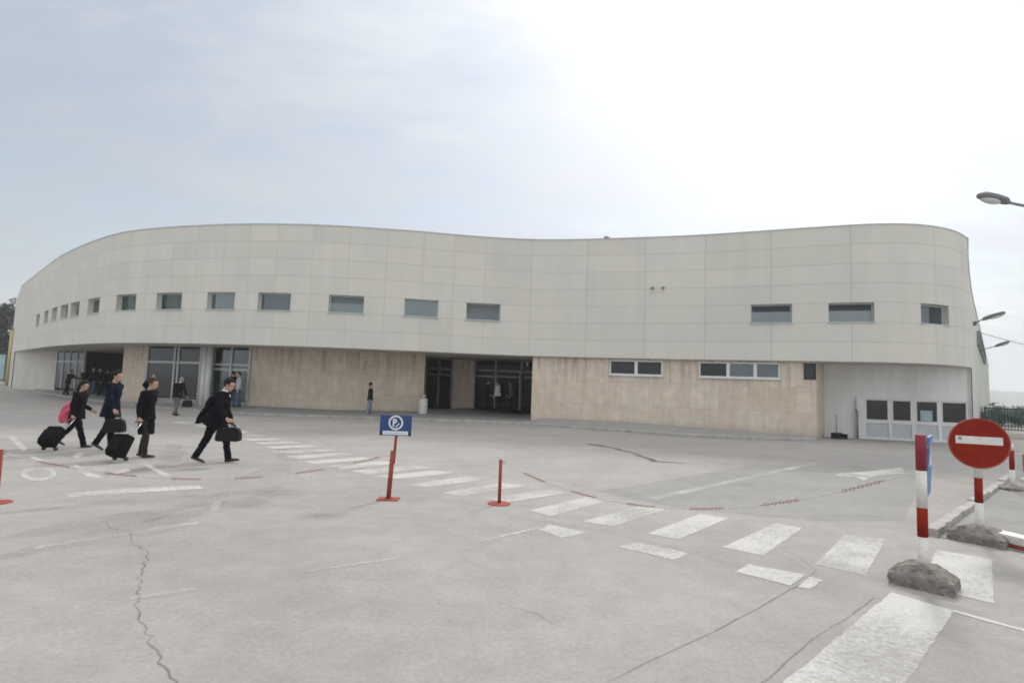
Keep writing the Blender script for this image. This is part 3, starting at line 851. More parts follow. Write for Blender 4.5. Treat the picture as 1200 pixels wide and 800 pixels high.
# parking sign on a leaning red post
ps = empty('parking_sign', (PP.x, PP.y, 0), 0, 'blue parking sign with a ringed P on a leaning red post', 'sign')
ln_ = math.tan(R(2.6))
def LP(z, y=0.0): return V((ln_*z, y, z))
bm = B(); tube(bm, [LP(.015), LP(.4), LP(.74)], .036, 16); obj('post', bm, 'red_post', ps, True)
bm = B(); tube(bm, [LP(.55, -.0)+V((.028, 0, 0)), LP(1.0)+V((.028, 0, 0)), LP(1.27)+V((.028, 0, 0))], .021, 14); obj('pole', bm, 'red_post', ps, True)
bm = B(); box(bm, -.16, .16, -.12, .12, 0, .015); box(bm, -.05, .05, -.05, .05, .0151, .03); obj('base_plate', bm, 'red_post', ps)
zb = .98
fr = (LP(zb, -.035)+V((.02, 0, 0)), V((1, 0, 0)), V((0, 1, 0)), V((0, 0, 1)))
bm = B(); box(bm, -.245, .245, -.006, .006, 0, .31, 0, fr); pl = obj('sign_panel', bm, 'blue', ps, bevel=.004)
bm = B(); ring_plate(bm, (fr[0]+V((0, 0, .195)), fr[1], fr[2], fr[3]), .112, .088, -.010, -.0065); obj('ring_emblem', bm, 'sign_white', pl)
# letter P and its slanting stroke
bm = B(); O = fr[0] + V((-.012, 0, .195)); fP = (O, fr[1], fr[2], fr[3])
box(bm, -.034, -.012, -.010, -.0065, -.062, .062, 0, fP)
seg = 14
oo = []
for r, y in ((.036, -.010), (.016, -.010), (.016, -.0065), (.036, -.0065)):
    oo.append([bm.verts.new(O + V((-.0119 + (r*1.15)*math.sin(math.pi*k/seg), y, .026 + r*math.cos(math.pi*k/seg)))) for k in range(seg+1)])
for k in range(seg):
    for i in range(4): bm.faces.new((oo[i][k], oo[i][k+1], oo[(i+1) % 4][k+1], oo[(i+1) % 4][k]))
box(bm, 0, .085, -.0102, -.0066, -.008, .008, 0, (O+V((.012, 0, -.072)), V((.62, 0, .78)), V((0, 1, 0)), V((-.78, 0, .62))))
obj('letter', bm, 'sign_white', pl)
bm = B(); box(bm, -.195, .195, -.0095, -.0065, .012, .066, 0, fr); st = obj('white_strip', bm, 'sign_white', pl)
bm = B(); box(bm, -.17, .16, -.011, -.0098, .034, .041, 0, fr); obj('rule_line', bm, 'blue_pale', st)
for x in (-.225, .225):
    bm = B(); box(bm, x-.018, x+.018, -.016, -.0062, -.004, .055, 0, fr); obj('clamp', bm, 'black_plastic', pl)

# concrete block as post foot
def block_mesh(lx, ly, h, seed):
    "cast block: upright faces below, top sloping off to both ends, edges chipped"
    bm = B(); box(bm, -lx/2, lx/2, -ly/2, ly/2, 0, h)
    bmesh.ops.subdivide_edges(bm, edges=bm.edges[:], cuts=26, use_grid_fill=True)
    for v in bm.verts:
        x, y, z = v.co.x/(lx/2), v.co.y/(ly/2), v.co.z/h
        k = max(0, z-.55)/.45
        v.co.y *= 1 - .30*k; v.co.x *= 1 - .10*k
        drop = max(0, abs(x)-.45)/.55*.34 + max(0, x)*.06
        if z > .5: v.co.z -= h*drop*(z-.5)/.5
        s_ = v.co*6 + V((seed, 0, 0))
        v.co += V((noise.noise(s_), noise.noise(s_+V((5, 0, 0))), noise.noise(s_+V((0, 5, 0))) if z > .05 else 0))*.010
        s_ = v.co*95 + V((0, seed, 2)); v.co += V((noise.noise(s_), noise.noise(s_+V((5, 0, 0))), noise.noise(s_+V((0, 5, 0))) if z > .05 else 0))*.0045
        s_ = v.co*30 + V((seed, 3, 0)); e = 1.6 if (abs(x) > .9) + (abs(y) > .9) + (z > .9) >= 2 else .8
        v.co += V((noise.noise(s_), noise.noise(s_+V((5, 0, 0))), noise.noise(s_+V((0, 5, 0)))*.6 if z > .05 else 0))*.011*e
    return bm
def banded(t, h, bands, r):
    "one mesh shaft, painted in bands"
    bm = B()
    for z0, z1, mi in bands: tube(bm, [(0, 0, z0), (0, 0, z1)], r, 20, mi=mi)
    o = obj('post', bm, ['white', 'red', 'red_dark'], t, True)
    me = o.data
    for p in me.polygons:
        if abs(p.normal.z) > .9: p.use_smooth = False
    return o
b1a, b1b = G(1041, 683), G(1119, 701)
ax = (b1b-b1a); ax.z = 0; w1 = ax.length; ax.normalize(); nrm = V((-ax.y, ax.x, 0))
c1 = (b1a+b1b)/2 + nrm*.19
rz1 = math.atan2(ax.y, ax.x)
t = empty('striped_post', (c1.x, c1.y, 0), rz1, 'red and white banded post standing in the nearer rough concrete block', 'post', 'banded posts in concrete blocks')
bm = block_mesh(w1, .38, .21, 3); obj('concrete_block', bm, 'block', t)
banded(t, 1.47, [(.1, .47, 0), (.4701, .75, 1), (.7501, 1.11, 0), (1.1101, 1.46, 2)], .046)
# square blue crossing sign fixed to its right, seen nearly edge on
cs = empty('crossing_sign', (c1.x+.055, c1.y+.02, .84), R(0), 'blue and white sign plate strapped edge on to the banded post', 'sign')
view = V((c1.x, c1.y, 0)).normalized(); px_ = V((view.y, -view.x, 0))
ang = math.atan2(view.y, view.x) - R(3.8)
fr = (V((0, 0, 0)), V((math.cos(ang), math.sin(ang), 0)), V((-math.sin(ang), math.cos(ang), 0)), V((.06, 0, 1)).normalized())
bm = B(); box(bm, 0, .5, -.012, .012, 0, .60, 0, fr); pn = obj('sign_plate', bm, 'blue_pale', cs, bevel=.004)
bm = B()
for y in (-.0145, .0145):
    poly(bm, [fr[0]+fr[1]*x+fr[3]*z+fr[2]*y for x, z in ((.04, .30), (.46, .30), (.25, .58))])
obj('white_triangle', bm, 'sign_white', pn)
bm = B(); 
for z in (.1, .5): box(bm, -.05, .02, -.02, .02, z-.015, z+.015, 0, fr)
obj('bracket', bm, 'grey_metal', cs)

b2a, b2b = G(1117, 632), G(1184, 646)
ax = (b2b-b2a); ax.z = 0; w2 = ax.length; ax.normalize(); nrm = V((-ax.y, ax.x, 0))
c2 = (b2a+b2b)/2 + nrm*.22 - ax*.075
rz2 = math.atan2(ax.y, ax.x)
ne = empty('no_entry_sign', (c2.x, c2.y, 0), 0, 'round red no entry sign on a banded pole in a concrete block', 'sign')
bm = block_mesh(w2, .42, .20, 8); bmesh.ops.rotate(bm, verts=bm.verts[:], matrix=Matrix.Rotation(rz2, 3, 'Z')); obj('concrete_block', bm, 'block', ne)
hc = CAM_H + (473.5-521)/F_PX*c2.y*.985
o = banded(ne, hc+.2, [(.1, .50, 0), (.5001, .82, 1), (.8201, hc+.2, 0)], .045)
face_dir = -V((c2.x*.55, c2.y, 0)).normalized(); ux = V((-face_dir.y, face_dir.x, 0))
fr = (V((0, 0, hc)) + face_dir*.065 + ux*.0, ux, -face_dir, V((0, 0, 1)))
rr = .322
bm = B(); disc_plate(bm, fr, rr, -.008, .008, 56, 0); dp = obj('sign_disc', bm, 'red', ne)
bm = B(); ring_plate(bm, fr, rr+.004, rr-.012, -.0105, .010, 56); obj('rim', bm, 'red_post', dp)
bm = B(); box(bm, -.246, .246, -.0115, -.0085, -.012, .088, 0, fr); br = obj('white_bar', bm, 'white', dp)
fr_b = (fr[0]+fr[1]*-.20+fr[3]*.055, fr[1], fr[2], fr[3])
bm = B(); disc_plate(bm, fr_b, .022, -.0125, -.0118, 16); obj('scratch_mark', bm, 'grey_metal', br)
bm = B(); ring_plate(bm, (V((0, 0, hc-.12)), V((1, 0, 0)), V((0, 0, 1)), V((0, 1, 0))), .056, .0455, -.02, .02, 24)
ring_plate(bm, (V((0, 0, hc+.12)), V((1, 0, 0)), V((0, 0, 1)), V((0, 1, 0))), .056, .0455, -.02, .02, 24)
obj('clamp', bm, 'grey_metal', ne)

# third banded post further along the broken kerb, with a low red and white board beside it
c3 = G(1187, 574)
t = empty('striped_post', (c3.x, c3.y, 0), 0, 'red and white banded post farther off at the end of the broken kerb', 'post', 'banded posts in concrete blocks')
banded(t, .9, [(0, .42, 0), (.4201, .82, 1), (.8201, .95, 0)], .045)
bm = block_mesh(.5, .4, .10, 21); obj('concrete_block', bm, 'block', t, True)
a = G(1192, 562); b_ = G(1240, 568)
t = empty('barrier_board', (a.x, a.y, 0), 0, 'low white barrier board with faded red stripes at the frame edge', 'barrier')
fr, ln = frame_of((0, 0), (b_.x-a.x, b_.y-a.y), 0)
bm = B()
n = 6
for k in range(n): box(bm, ln*k/n+.0005*k, ln*(k+1)/n, -.02, .02, .22, .62, k % 2, fr)
obj('board', bm, ['plastic_white', 'plastic_red'], t)
for x in (.15, ln-.15):
    bm = B(); box(bm, x-.03, x+.03, .021, .06, .06, .60, 0, fr); box(bm, x-.05, x+.05, -.25, .3, 0, .06, 0, fr); obj('leg', bm, 'white', t)
a, b_ = G(1166, 636), G(1230, 652)
fr, ln = frame_of((0, 0), (b_.x-a.x, b_.y-a.y), 0)
t = empty('painted_kerbstone', (a.x, a.y, 0), 0, 'white painted kerbstone with a red lower edge beside the no entry block', 'kerbstone')
bm = B(); box(bm, 0, ln, -.08, .14, .055, .16, 0, fr); obj('stone', bm, 'white', t, bevel=.012)
bm = B(); box(bm, 0, ln, -.082, .14, 0, .054, 0, fr); obj('red_edge', bm, 'red_post', t)

# plastic chains
def chain(p, q_, sag, label, name='plastic_chain'):
    p, q_ = V(p), V(q_); n = 400; pts = []
    for i in range(n+1):
        u = i/n; c = p.lerp(q_, u); c.z -= sag*4*u*(1-u); pts.append(c)
    ln = [0]
    for a, b in zip(pts, pts[1:]): ln.append(ln[-1]+(b-a).length)
    bm = B(); s = 0; k = 0; i = 0; org = p.copy()
    while s < ln[-1]:
        while ln[i+1] < s and i < n-1: i += 1
        d = (pts[i+1]-pts[i]).normalized(); c = pts[i].lerp(pts[i+1], (s-ln[i])/max(1e-9, ln[i+1]-ln[i])) - org
        sd = V((-d.y, d.x, 0)).normalized(); up = d.cross(sd)
        w = sd if k % 2 else up
        h = [c + d*(.026*math.cos(t))*1 + w*(.013*math.sin(t)) for t in [2*math.pi*j/8 for j in range(8)]]
        mi = int(s/.42) % 2
        for j in range(8): tube(bm, [h[j], h[(j+1) % 8]], .0036, 5, mi=mi, cap=False)
        s += .040; k += 1
    o = obj(name, bm, ['plastic_white', 'plastic_red'], None, True); o.location = org
    tag(o, label, 'chain', 'red and white plastic chains'); return o
chain((PA.x+.03, PA.y, .66), (PP.x-.02, PP.y, .68), .36, 'red and white plastic chain hanging between the lane lettering and the parking sign')
chain((PB.x+.03, PB.y, .63), (c1.x-.06, c1.y, 1.10), .52, 'red and white plastic chain hanging from the slim post to the banded post')

# ================================================================== LAMPS, FENCE, BACKGROUND
def lamp_head(parent, p, d, ln):
    "cobra head from p along d"
    d = V(d).normalized(); p = V(p); sd = d.cross(V((0, 0, 1))).normalized(); up = sd.cross(d)
    bm = B()
    tube(bm, [p+d*(ln*f)+up*o for f, o in ((0, 0), (.05, .005), (.16, .02), (.5, .03), (.85, .02), (.97, .0), (1, -.01))],
         [(ln*a, ln*b) for a, b in ((.05, .05), (.08, .075), (.135, .10), (.15, .115), (.145, .11), (.10, .08), (.04, .04))], 18, side=tuple(sd))
    h = obj('lamp_head', bm, 'lamp_body', parent, True)
    bm = B(); rot = Matrix((sd, d, up)).transposed()
    ball(bm, p+d*(ln*.62)-up*(ln*.05), (ln*.115, ln*.34, ln*.10), 16, rot); obj('lamp_cover', bm, 'lamp_glass', h, True)
def street_lamp(base, h, arm_to, head_len, label, group):
    t = empty('street_lamp', (base[0], base[1], 0), 0, label, 'street lamp', group)
    bm = B(); tube(bm, [(0, 0, 0), (0, 0, 1.2), (0, 0, 1.25), (0, 0, h)], [.11, .10, .075, .055], 18); obj('pole', bm, 'grey_metal', t, True)
    a = V((arm_to[0]-base[0], arm_to[1]-base[1], arm_to[2])); hd = V((0, 0, h)); d = (a-hd)
    bm = B(); tube(bm, [hd-V((0, 0, .1)), hd.lerp(a, .12)+V((0, 0, .03)), hd.lerp(a, .6)+V((0, 0, .03)), a], [.042, .036, .03, .028], 12); obj('arm', bm, 'grey_metal', t, True)
    lamp_head(t, a-d.normalized()*.05, V((d.x, d.y, d.z-.02)), head_len)
    return t
def at_depth(px, py, Y):
    d = ray(px, py); return CAM + d*(Y/d.y)
tip = at_depth(1180, 237, 11.0)
street_lamp((tip.x+1.9, tip.y+.35), tip.z-.22, tip, .74, 'grey street lamp reaching in from the frame edge against white sky', 'street lamps')
# two lamps on arms fixed to the side wall
def wall_lamp(p0, p1, p2, label):
    "wall point, start of the head, end of the head"
    t = empty('wall_lamp', p0, 0, label, 'street lamp', 'lamps on the side wall of the terminal')
    a, b, c = V((0, 0, 0)), p1-p0, p2-p0
    bm = B(); tube(bm, [a, a.lerp(b, .4)+V((0, 0, .03)), b, b.lerp(c, .1)], .035, 10); obj('arm', bm, 'grey_metal', t, True)
    bm = B(); box(bm, -.05, .05, -.1, .1, -.14, .14); obj('wall_plate', bm, 'grey_metal', t)
    lamp_head(t, b, c-b, (c-b).length)
wall_lamp(at_depth(1142.5, 379, 34.5), at_depth(1151, 374.5, 33.6), at_depth(1178, 366, 32.6), 'grey lamp on an upward arm above the dark board of the side wall')
wall_lamp(at_depth(1149.5, 410, 49), at_depth(1166, 406, 47.5), at_depth(1183, 400, 46.5), 'smaller grey lamp farther along the side wall below the first one')
# telephone pole just outside the frame carrying the sagging cable
cpole = AY(1236, 32)
bm = B(); tube(bm, [(0, 0, 0), (0, 0, 7.5)], [.13, .09], 14)
o = obj('utility_pole', bm, 'bark', None, True); o.location = (cpole.x, cpole.y, 0); tag(o, 'brown timber utility pole carrying the cable from the terminal', 'pole')
pa, pb = at_depth(1146.5, 389, 42), at_depth(1236, 412, 32)
bm = B(); tube(bm, [(pa.lerp(pb, k/14) - V((0, 0, 4*.05*(k/14)*(1-k/14)))) - pa for k in range(15)], .022, 8)
o = obj('overhead_cable', bm, 'black_plastic', None, True); o.location = pa; tag(o, 'dark overhead cable running from the terminal side wall to the frame edge', 'cable')

# green railings at the right
fa, fb = AY(1154, 29.6), AY(1300, 26.5)
fn = empty('green_railing', (fa.x, fa.y, 0), 0, 'dark green metal railing on a pale low wall beyond the no entry sign', 'fence')
fr, ln = frame_of((0, 0), (fb.x-fa.x, fb.y-fa.y), 0)
bm = B(); box(bm, 0, ln, -.025, .025, 1.50, 1.56, 0, fr); obj('rail', bm, 'fence_green', fn)
bm = B(); box(bm, 0, ln, -.025, .025, .42, .47, 0, fr); obj('rail', bm, 'fence_green', fn)
proto = None
k = 0
x = .15
while x < ln and k < 95:
    if proto is None:
        bm = B(); tube(bm, [(0, 0, .471), (0, 0, 1.499)], .016, 8); proto = obj('bar', bm, 'fence_green', fn, True); c = proto
    else:
        c = proto.copy(); COL.objects.link(c); c.parent = fn
    c.location = fr[1]*x; x += .125; k += 1
x = 0
while x < ln:
    bm = B(); box(bm, x-.035, x+.035, -.035, .035, .30, 1.62, 0, fr); obj('post', bm, 'fence_green', fn); x += 2.2
bm = B(); box(bm, -.1, ln, -.12, .12, -.02, .30, 0, fr); obj('low_wall', bm, 'cream_render', fn, bevel=.01)

# trees
def tree(name, p, h, r, trunk_h, nleaf, lsize, mat, label, cat, group, conic=.0, seed=1, bare=.0):
    rnd = random.Random(seed)
    t = empty(name, p, rnd.uniform(0, 6), label, cat, group)
    bm = B()
    tube(bm, [(0, 0, -.1), (rnd.uniform(-.1, .1), 0, h*.3), (rnd.uniform(-.2, .2), .1, h*.6), (0, 0, h*.93)], [h*.022, h*.017, h*.011, h*.003], 10)
    limbs = []
    for k in range(18):
        z0 = trunk_h + (h*.85-trunk_h)*k/18; a = k*2.4 + rnd.uniform(-.4, .4)
        lr = r*(1-conic*(z0/h))*rnd.uniform(.55, .95)
        e = V((math.cos(a)*lr, math.sin(a)*lr, z0 + lr*rnd.uniform(.25, .7)*(1-conic*.8)))
        s_ = V((0, 0, z0)); tube(bm, [s_, s_.lerp(e, .5)+V((0, 0, .15)), e], [h*.007, h*.004, h*.0015], 6)
        limbs.append((s_, e))
    obj('trunk', bm, 'bark', t, True)
    bm = B()
    cl = []
    for s_, e in limbs:
        for q_ in range(5): cl.append((s_.lerp(e, rnd.uniform(.35, 1.05)) + V((rnd.gauss(0, .25), rnd.gauss(0, .25), rnd.gauss(0, .25)))*r*.4, rnd.uniform(.25, .6)*r*.5))
    cl += [(V((rnd.gauss(0, .2)*r*.4, rnd.gauss(0, .2)*r*.4, h*rnd.uniform(.75, .97))), r*.18) for _ in range(10)]
    for _ in range(nleaf):
        c, cr = rnd.choice(cl)
        d = V((rnd.gauss(0, 1), rnd.gauss(0, 1), rnd.gauss(0, .8))); d *= cr*rnd.random()**.4/max(.2, d.length)
        q_ = c+d
        if q_.z < trunk_h*.6: continue
        a = V((rnd.gauss(0, 1), rnd.gauss(0, 1), rnd.gauss(0, 1))).normalized(); b = a.orthogonal().normalized()
        s1, s2 = lsize*rnd.uniform(.6, 1.3), lsize*rnd.uniform(.25, .6)
        bm.faces.new([bm.verts.new(q_+a*s1), bm.verts.new(q_+b*s2), bm.verts.new(q_-a*s1), bm.verts.new(q_-b*s2)])
    obj('crown', bm, mat, t)
    return t
def gp(px, Y): p = AY(px, Y); return (p.x, p.y, 0)
tree('pine_tree', gp(3, 84), 12.6, 3.6, 1.2, 9000, .22, 'leaf_dark', 'dense dark evergreen tree just left of the terminal end', 'tree', 'trees behind the terminal end', .55, 3)
tree('pine_tree', gp(-22, 80), 12.2, 4.0, 1.4, 9000, .22, 'leaf_dark', 'dark evergreen tree cut by the left frame edge', 'tree', 'trees behind the terminal end', .5, 5)
tree('bare_tree', gp(17, 92), 11.2, 3.4, 2.0, 4500, .16, 'leaf_brown', 'brownish sparse tree touching the corner of the terminal', 'tree', 'trees behind the terminal end', .2, 7)
tree('pine_tree', gp(-50, 90), 13.0, 4.2, 1.4, 8000, .24, 'leaf_dark', 'dark evergreen tree outside the left frame edge', 'tree', 'trees behind the terminal end', .5, 9)
for i, (px, Y, h) in enumerate(((1163, 47, 1.0), (1174, 45, 1.1), (1186, 46, 1.0), (1199, 44, 1.1), (1214, 43, 1.05), (1230, 42, 1.05))):
    tree('shrub', gp(px, Y), h, 1.3, .15, 2600, .08, 'leaf_green',
         ['bluish green shrub behind the railing against the terminal wall', 'bluish green shrub second from the terminal wall behind the railing',
          'bluish green shrub in the middle of the row behind the railing', 'bluish green shrub behind the railing at the frame edge',
          'bluish green shrub behind the railing outside the frame', 'bluish green shrub last of the row behind the railing'][i], 'shrub', 'shrubs behind the railing', 0, 20+i)
# yellow pole, teal screens left of the building
yp = AY(10, 55)
bm = B(); tube(bm, [(0, 0, 0), (0, 0, 5.6)], .16, 14); tube(bm, [(0, 0, 5.6), (.25, 0, 5.95), (.9, 0, 6.1)], [.12, .09, .07], 10)
o = obj('yellow_pole', bm, 'yellow', None, True); o.location = (yp.x, yp.y, 0); tag(o, 'tall yellow pole beside the far corner of the terminal', 'pole')
tp0, tp1 = AY(-40, 66), AY(6, 66)
t = empty('screen_fence', (tp0.x, tp0.y, 0), 0, 'pale teal panel fence in front of the dark trees', 'fence')
fr, ln = frame_of((0, 0), (tp1.x-tp0.x, tp1.y-tp0.y), 0)
for k in range(4):
    bm = B(); box(bm, ln*k/4+.05, ln*(k+1)/4-.05, -.03, .03, .6, 3.4, 0, fr); obj('panel', bm, 'teal_panel', t)
for k in range(5):
    bm = B(); box(bm, ln*k/4-.045, ln*k/4+.045, -.06, .06, 0, 3.5, 0, fr); obj('post', bm, 'fence_green', t)
bm = B(); box(bm, 0, ln, -.2, .2, 0, .55, 0, fr); obj('low_wall', bm, 'block', t)

# hills on the horizon
bm = B(); prev = None
for k in range(121):
    a = R(-75 + 150*k/120); rad = 1500
    base = V((math.sin(a)*rad, math.cos(a)*rad, -1))
    h = 16 + 12*noise.noise(V((k*.13, 0, 0))) + 7*noise.noise(V((k*.6, 4, 0)))
    o1 = V((math.sin(a)*(rad+120), math.cos(a)*(rad+120), h+1.2*random.random())); o2 = V((math.sin(a)*(rad+420), math.cos(a)*(rad+420), h*1.5+10)); o3 = V((math.sin(a)*(rad+800), math.cos(a)*(rad+800), -1))
    cur = [bm.verts.new(x) for x in (base, o1, o2, o3)]
    if prev:
        for j in range(3): bm.faces.new((prev[j], cur[j], cur[j+1], prev[j+1]))
    prev = cur
struct(obj('hills', bm, 'hill'))

# ================================================================== BIN, BROOM, PIPE
p = AY(497, 28.6)
t = empty('litter_bin', (p.x, p.y, .22), 0, 'white cylindrical litter bin beside the dark entrance', 'bin')
bm = B(); tube(bm, [(0, 0, 0), (0, 0, .04), (0, 0, .75), (0, 0, .80)], [.20, .22, .22, .19], 22); obj('body', bm, 'white', t, True)
bm = B(); tube(bm, [(0, 0, .80), (0, 0, .84), (0, 0, .98), (0, 0, 1.02)], [.10, .14, .14, .05], 18); obj('ash_top', bm, 'alu', t, True)
p = AY(983, 24.6)
t = empty('lobby_dustpan', (p.x, p.y, 0), R(10), 'black dustpan with upright handle against the pale rendered wall', 'dustpan')
bm = B(); box(bm, -.26, .26, -.2, .2, 0, .05); box(bm, -.26, .26, .12, .2, .0501, .26); box(bm, -.26, -.22, -.2, .12, .0501, .22); box(bm, .22, .26, -.2, .12, .0501, .22); obj('pan', bm, 'black_plastic', t, bevel=.02)
bm = B(); tube(bm, [(0, .16, .24), (.01, .17, .7), (.02, .2, 1.02)], .018, 10); obj('handle', bm, 'grey_metal', t, True)
p = AY(1005, 25.05)
bm = B(); tube(bm, [(0, 0, 0), (0, 0, 1.25)], .035, 12); tube(bm, [(0, 0, 1.22), (0, .12, 1.30)], .035, 10)
o = obj('drain_pipe', bm, 'grey_metal', terminal, True); o.location = (p.x-.05, p.y-.05, 0)

# ================================================================== PEOPLE
def solid(bm, name, mat, parent, voxel, it=4):
    "joins overlapping shapes into one continuous skin"
    bmesh.ops.recalc_face_normals(bm, faces=bm.faces[:])
    o = obj(name, bm, mat, parent)
    r = o.modifiers.new('skin', 'REMESH'); r.mode = 'VOXEL'; r.voxel_size = voxel
    s_ = o.modifiers.new('smooth', 'SMOOTH'); s_.factor = .5; s_.iterations = it
    dg = bpy.context.evaluated_depsgraph_get(); dg.update()
    me = bpy.data.meshes.new_from_object(o.evaluated_get(dg)); old = o.data
    o.modifiers.clear(); o.data = me; bpy.data.meshes.remove(old); me.name = name
    if name in ('jacket', 'trousers', 'skirt'):                      # creases
        sc = (9, 9, 4) if name == 'jacket' else (8, 8, 10); off = len(bpy.data.objects)*1.7
        flat = []
        for c, nv in [(v.co.copy(), v.normal.copy()) for v in me.vertices]:
            q = V((c.x*sc[0]+off, c.y*sc[1], c.z*sc[2]+c.x*5))
            flat.extend(c + nv*(abs(noise.noise(q))*-.022 + .004 + noise.noise(q*2.6)*.005))
        me.vertices.foreach_set('co', flat); me.update()
    me.polygons.foreach_set('use_smooth', [True]*len(me.polygons))
    return o
def person(loc, heading, H, label, pose, top='black_cloth', legs='black_cloth', hair='hair_dark', style='short', hem=.10, flare=.02, near=True,
           skirt=False, collar=True, tail=None, group=None, girth=1.0):
    k = H/1.78; vx = .010*k if near else .015*k
    t = empty('person', loc, heading, label, 'person', group)
    Pz = lambda a: V((math.sin(R(a)), 0, -math.cos(R(a))))
    g = pose.get
    legs_j = {}; low = 9
    for s_, side in ((1, 'l'), (-1, 'r')):
        hip = V((0, .088*k*s_, 0)); a, kb_, fp = g('hip'+side, 0), g('knee'+side, 4), g('foot'+side, 0)
        knee = hip + Pz(a)*.44*k; ank = knee + Pz(a-kb_)*.425*k
        fd = V((math.cos(R(fp)), 0, math.sin(R(fp)))); fu = V((-math.sin(R(fp)), 0, math.cos(R(fp))))
        heel = ank - fd*.055*k - fu*.075*k; toe = ank + fd*.19*k - fu*.075*k
        legs_j[side] = [hip, knee, ank, heel, toe, fd, fu]; low = min(low, heel.z, toe.z)
    zp = -low
    for side in legs_j:
        for i in range(5): legs_j[side][i].z += zp
    pel = V((0, 0, zp)); ld = R(g('lean', 0)); tu = V((math.sin(ld), 0, math.cos(ld))); tf = V((math.cos(ld), 0, -math.sin(ld)))
    T = lambda up, f=0, y=0: pel + tu*(up*k) + tf*(f*k) + V((0, y*k, 0))
    neck = T(.53); hl = ld + R(g('nod', 0)); hu = V((math.sin(hl), 0, math.cos(hl)))
    yaw = R(g('yaw', 0)); hf0 = V((math.cos(hl), 0, -math.sin(hl))); hf = hf0*math.cos(yaw) + V((0, 1, 0))*math.sin(yaw); hy = hu.cross(hf)
    head = neck + hu*.165*k + hf*.02*k
    HR = Matrix((hf, hy, hu)).transposed()
    Hh = lambda x, y, z: head + hf*(x*k) + hy*(y*k) + hu*(z*k)
    arms = {}
    for s_, side in ((1, 'l'), (-1, 'r')):
        sh = T(.475, 0, .19*s_*girth)
        a, o_, e_ = g('sh'+side, 0), R(g('out'+side, 6)), g('elb'+side, 12)
        def D(ang): return V((math.sin(R(ang)+ld*.3)*math.cos(o_), s_*math.sin(o_), -math.cos(R(ang)+ld*.3)*math.cos(o_)))
        el = sh + D(a)*.30*k; wr = el + D(a+e_)*.26*k; hd = D(a+e_+g('wrist', 5))
        if 'elbow'+side in pose: x, y, z = pose['elbow'+side]; el = sh + V((x, y, z))*k
        if 'wrist'+side in pose: x, y, z = pose['wrist'+side]; wr = sh + V((x, y, z))*k; hd = (wr-el).normalized()
        arms[side] = (sh, el, wr, hd)
    # body: one continuous figure
    bm = B()
    tube(bm, [T(-.06), T(0), T(.10), T(.20), T(.33), T(.43), T(.49), T(.525)],
         [(.12*k, .09*k), (.155*k, .11*k), (.15*k, .105*k), (.135*k, .095*k), (.16*k, .11*k), (.165*k, .10*k), (.12*k, .075*k), (.06*k, .058*k)], 20)
    tube(bm, [T(.49), neck, neck+hu*.06*k, head-hu*.05*k], [.062*k, .056*k, .053*k, .052*k], 16)
    ball(bm, Hh(-.008, 0, .025), (.098*k, .077*k, .105*k), 20, HR)
    ball(bm, Hh(.032, 0, -.055), (.062*k, .056*k, .068*k), 16, HR)       # jaw
    ball(bm, Hh(.075, 0, -.098), (.022*k, .024*k, .018*k), 10, HR)       # chin
    tube(bm, [Hh(.085, 0, .012), Hh(.104, 0, -.012), Hh(.112, 0, -.030), Hh(.088, 0, -.038)], [.009*k, .011*k, .015*k, .010*k], 10)
    for s_ in (1, -1):
        ball(bm, Hh(-.006, .078*s_, -.012), (.020*k, .010*k, .032*k), 10, HR)
        ball(bm, Hh(.076, .030*s_, .028), (.018*k, .024*k, .009*k), 10, HR)   # brow
    ball(bm, Hh(.093, 0, -.062), (.012*k, .023*k, .009*k), 10, HR)
    for side, s_ in (('l', 1), ('r', -1)):
        hip, knee, ank, heel, toe, fd, fu = legs_j[side]
        tube(bm, [hip+V((0, 0, .05*k)), hip.lerp(knee, .35), knee, knee.lerp(ank, .3)-(knee-ank).normalized().cross(V((0, 1, 0)))*-.01*k, knee.lerp(ank, .7), ank, ank-fu*.04*k],
             [.09*k, .08*k, .058*k, .056*k, .042*k, .037*k, .037*k], 14)
        tube(bm, [heel+fu*.04*k-fd*.005*k, ank-fu*.03*k, ank+fd*.08*k-fu*.042*k, toe+fu*.022*k], [(.03*k, .028*k), (.037*k, .035*k), (.04*k, .026*k), (.032*k, .016*k)], 12)
        sh, el, wr, hd = arms[side]
        tube(bm, [T(.46, 0, .10*s_), sh, sh.lerp(el, .5), el, el.lerp(wr, .35), wr], [.06*k, .056*k, .048*k, .040*k, .041*k, .028*k], 14)
        # hand: palm, four unequal curled fingers, thumb from the side of the palm
        pn = V((0, -s_, 0)) - hd*(V((0, -s_, 0)).dot(hd)); pn = pn.normalized() if pn.length > .1 else V((0, 0, 1))
        fw = hd.cross(pn)
        if fw.x < 0: fw = -fw
        tube(bm, [wr-hd*.01*k, wr+hd*.03*k, wr+hd*.085*k], [(.026*k, .022*k), (.038*k, .019*k), (.042*k, .015*k)], 12, side=tuple(fw))
        for j, (off, fl) in enumerate(((.032, .068), (.011, .078), (-.011, .073), (-.032, .056))):
            b0 = wr + hd*.075*k + fw*off*k*1.05; curl = .5 if g('grip'+side) else .22
            b1 = b0 + (hd*(1-curl*.3)+pn*curl).normalized()*fl*.5*k; b2 = b1 + (hd*(1-curl)+pn*curl*1.9).normalized()*fl*.5*k
            tube(bm, [b0, b1, b2], [.0098*k, .0092*k, .0075*k], 8)
        b0 = wr + hd*.025*k + fw*.026*k; b1 = b0 + (fw*.8+hd*.7+pn*.3).normalized()*.038*k; b2 = b1 + (hd+fw*.2+pn*.5).normalized()*.032*k
        tube(bm, [b0, b1, b2], [.013*k, .011*k, .0085*k], 8)
    body = solid(bm, 'body', 'skin', t, vx, 3)
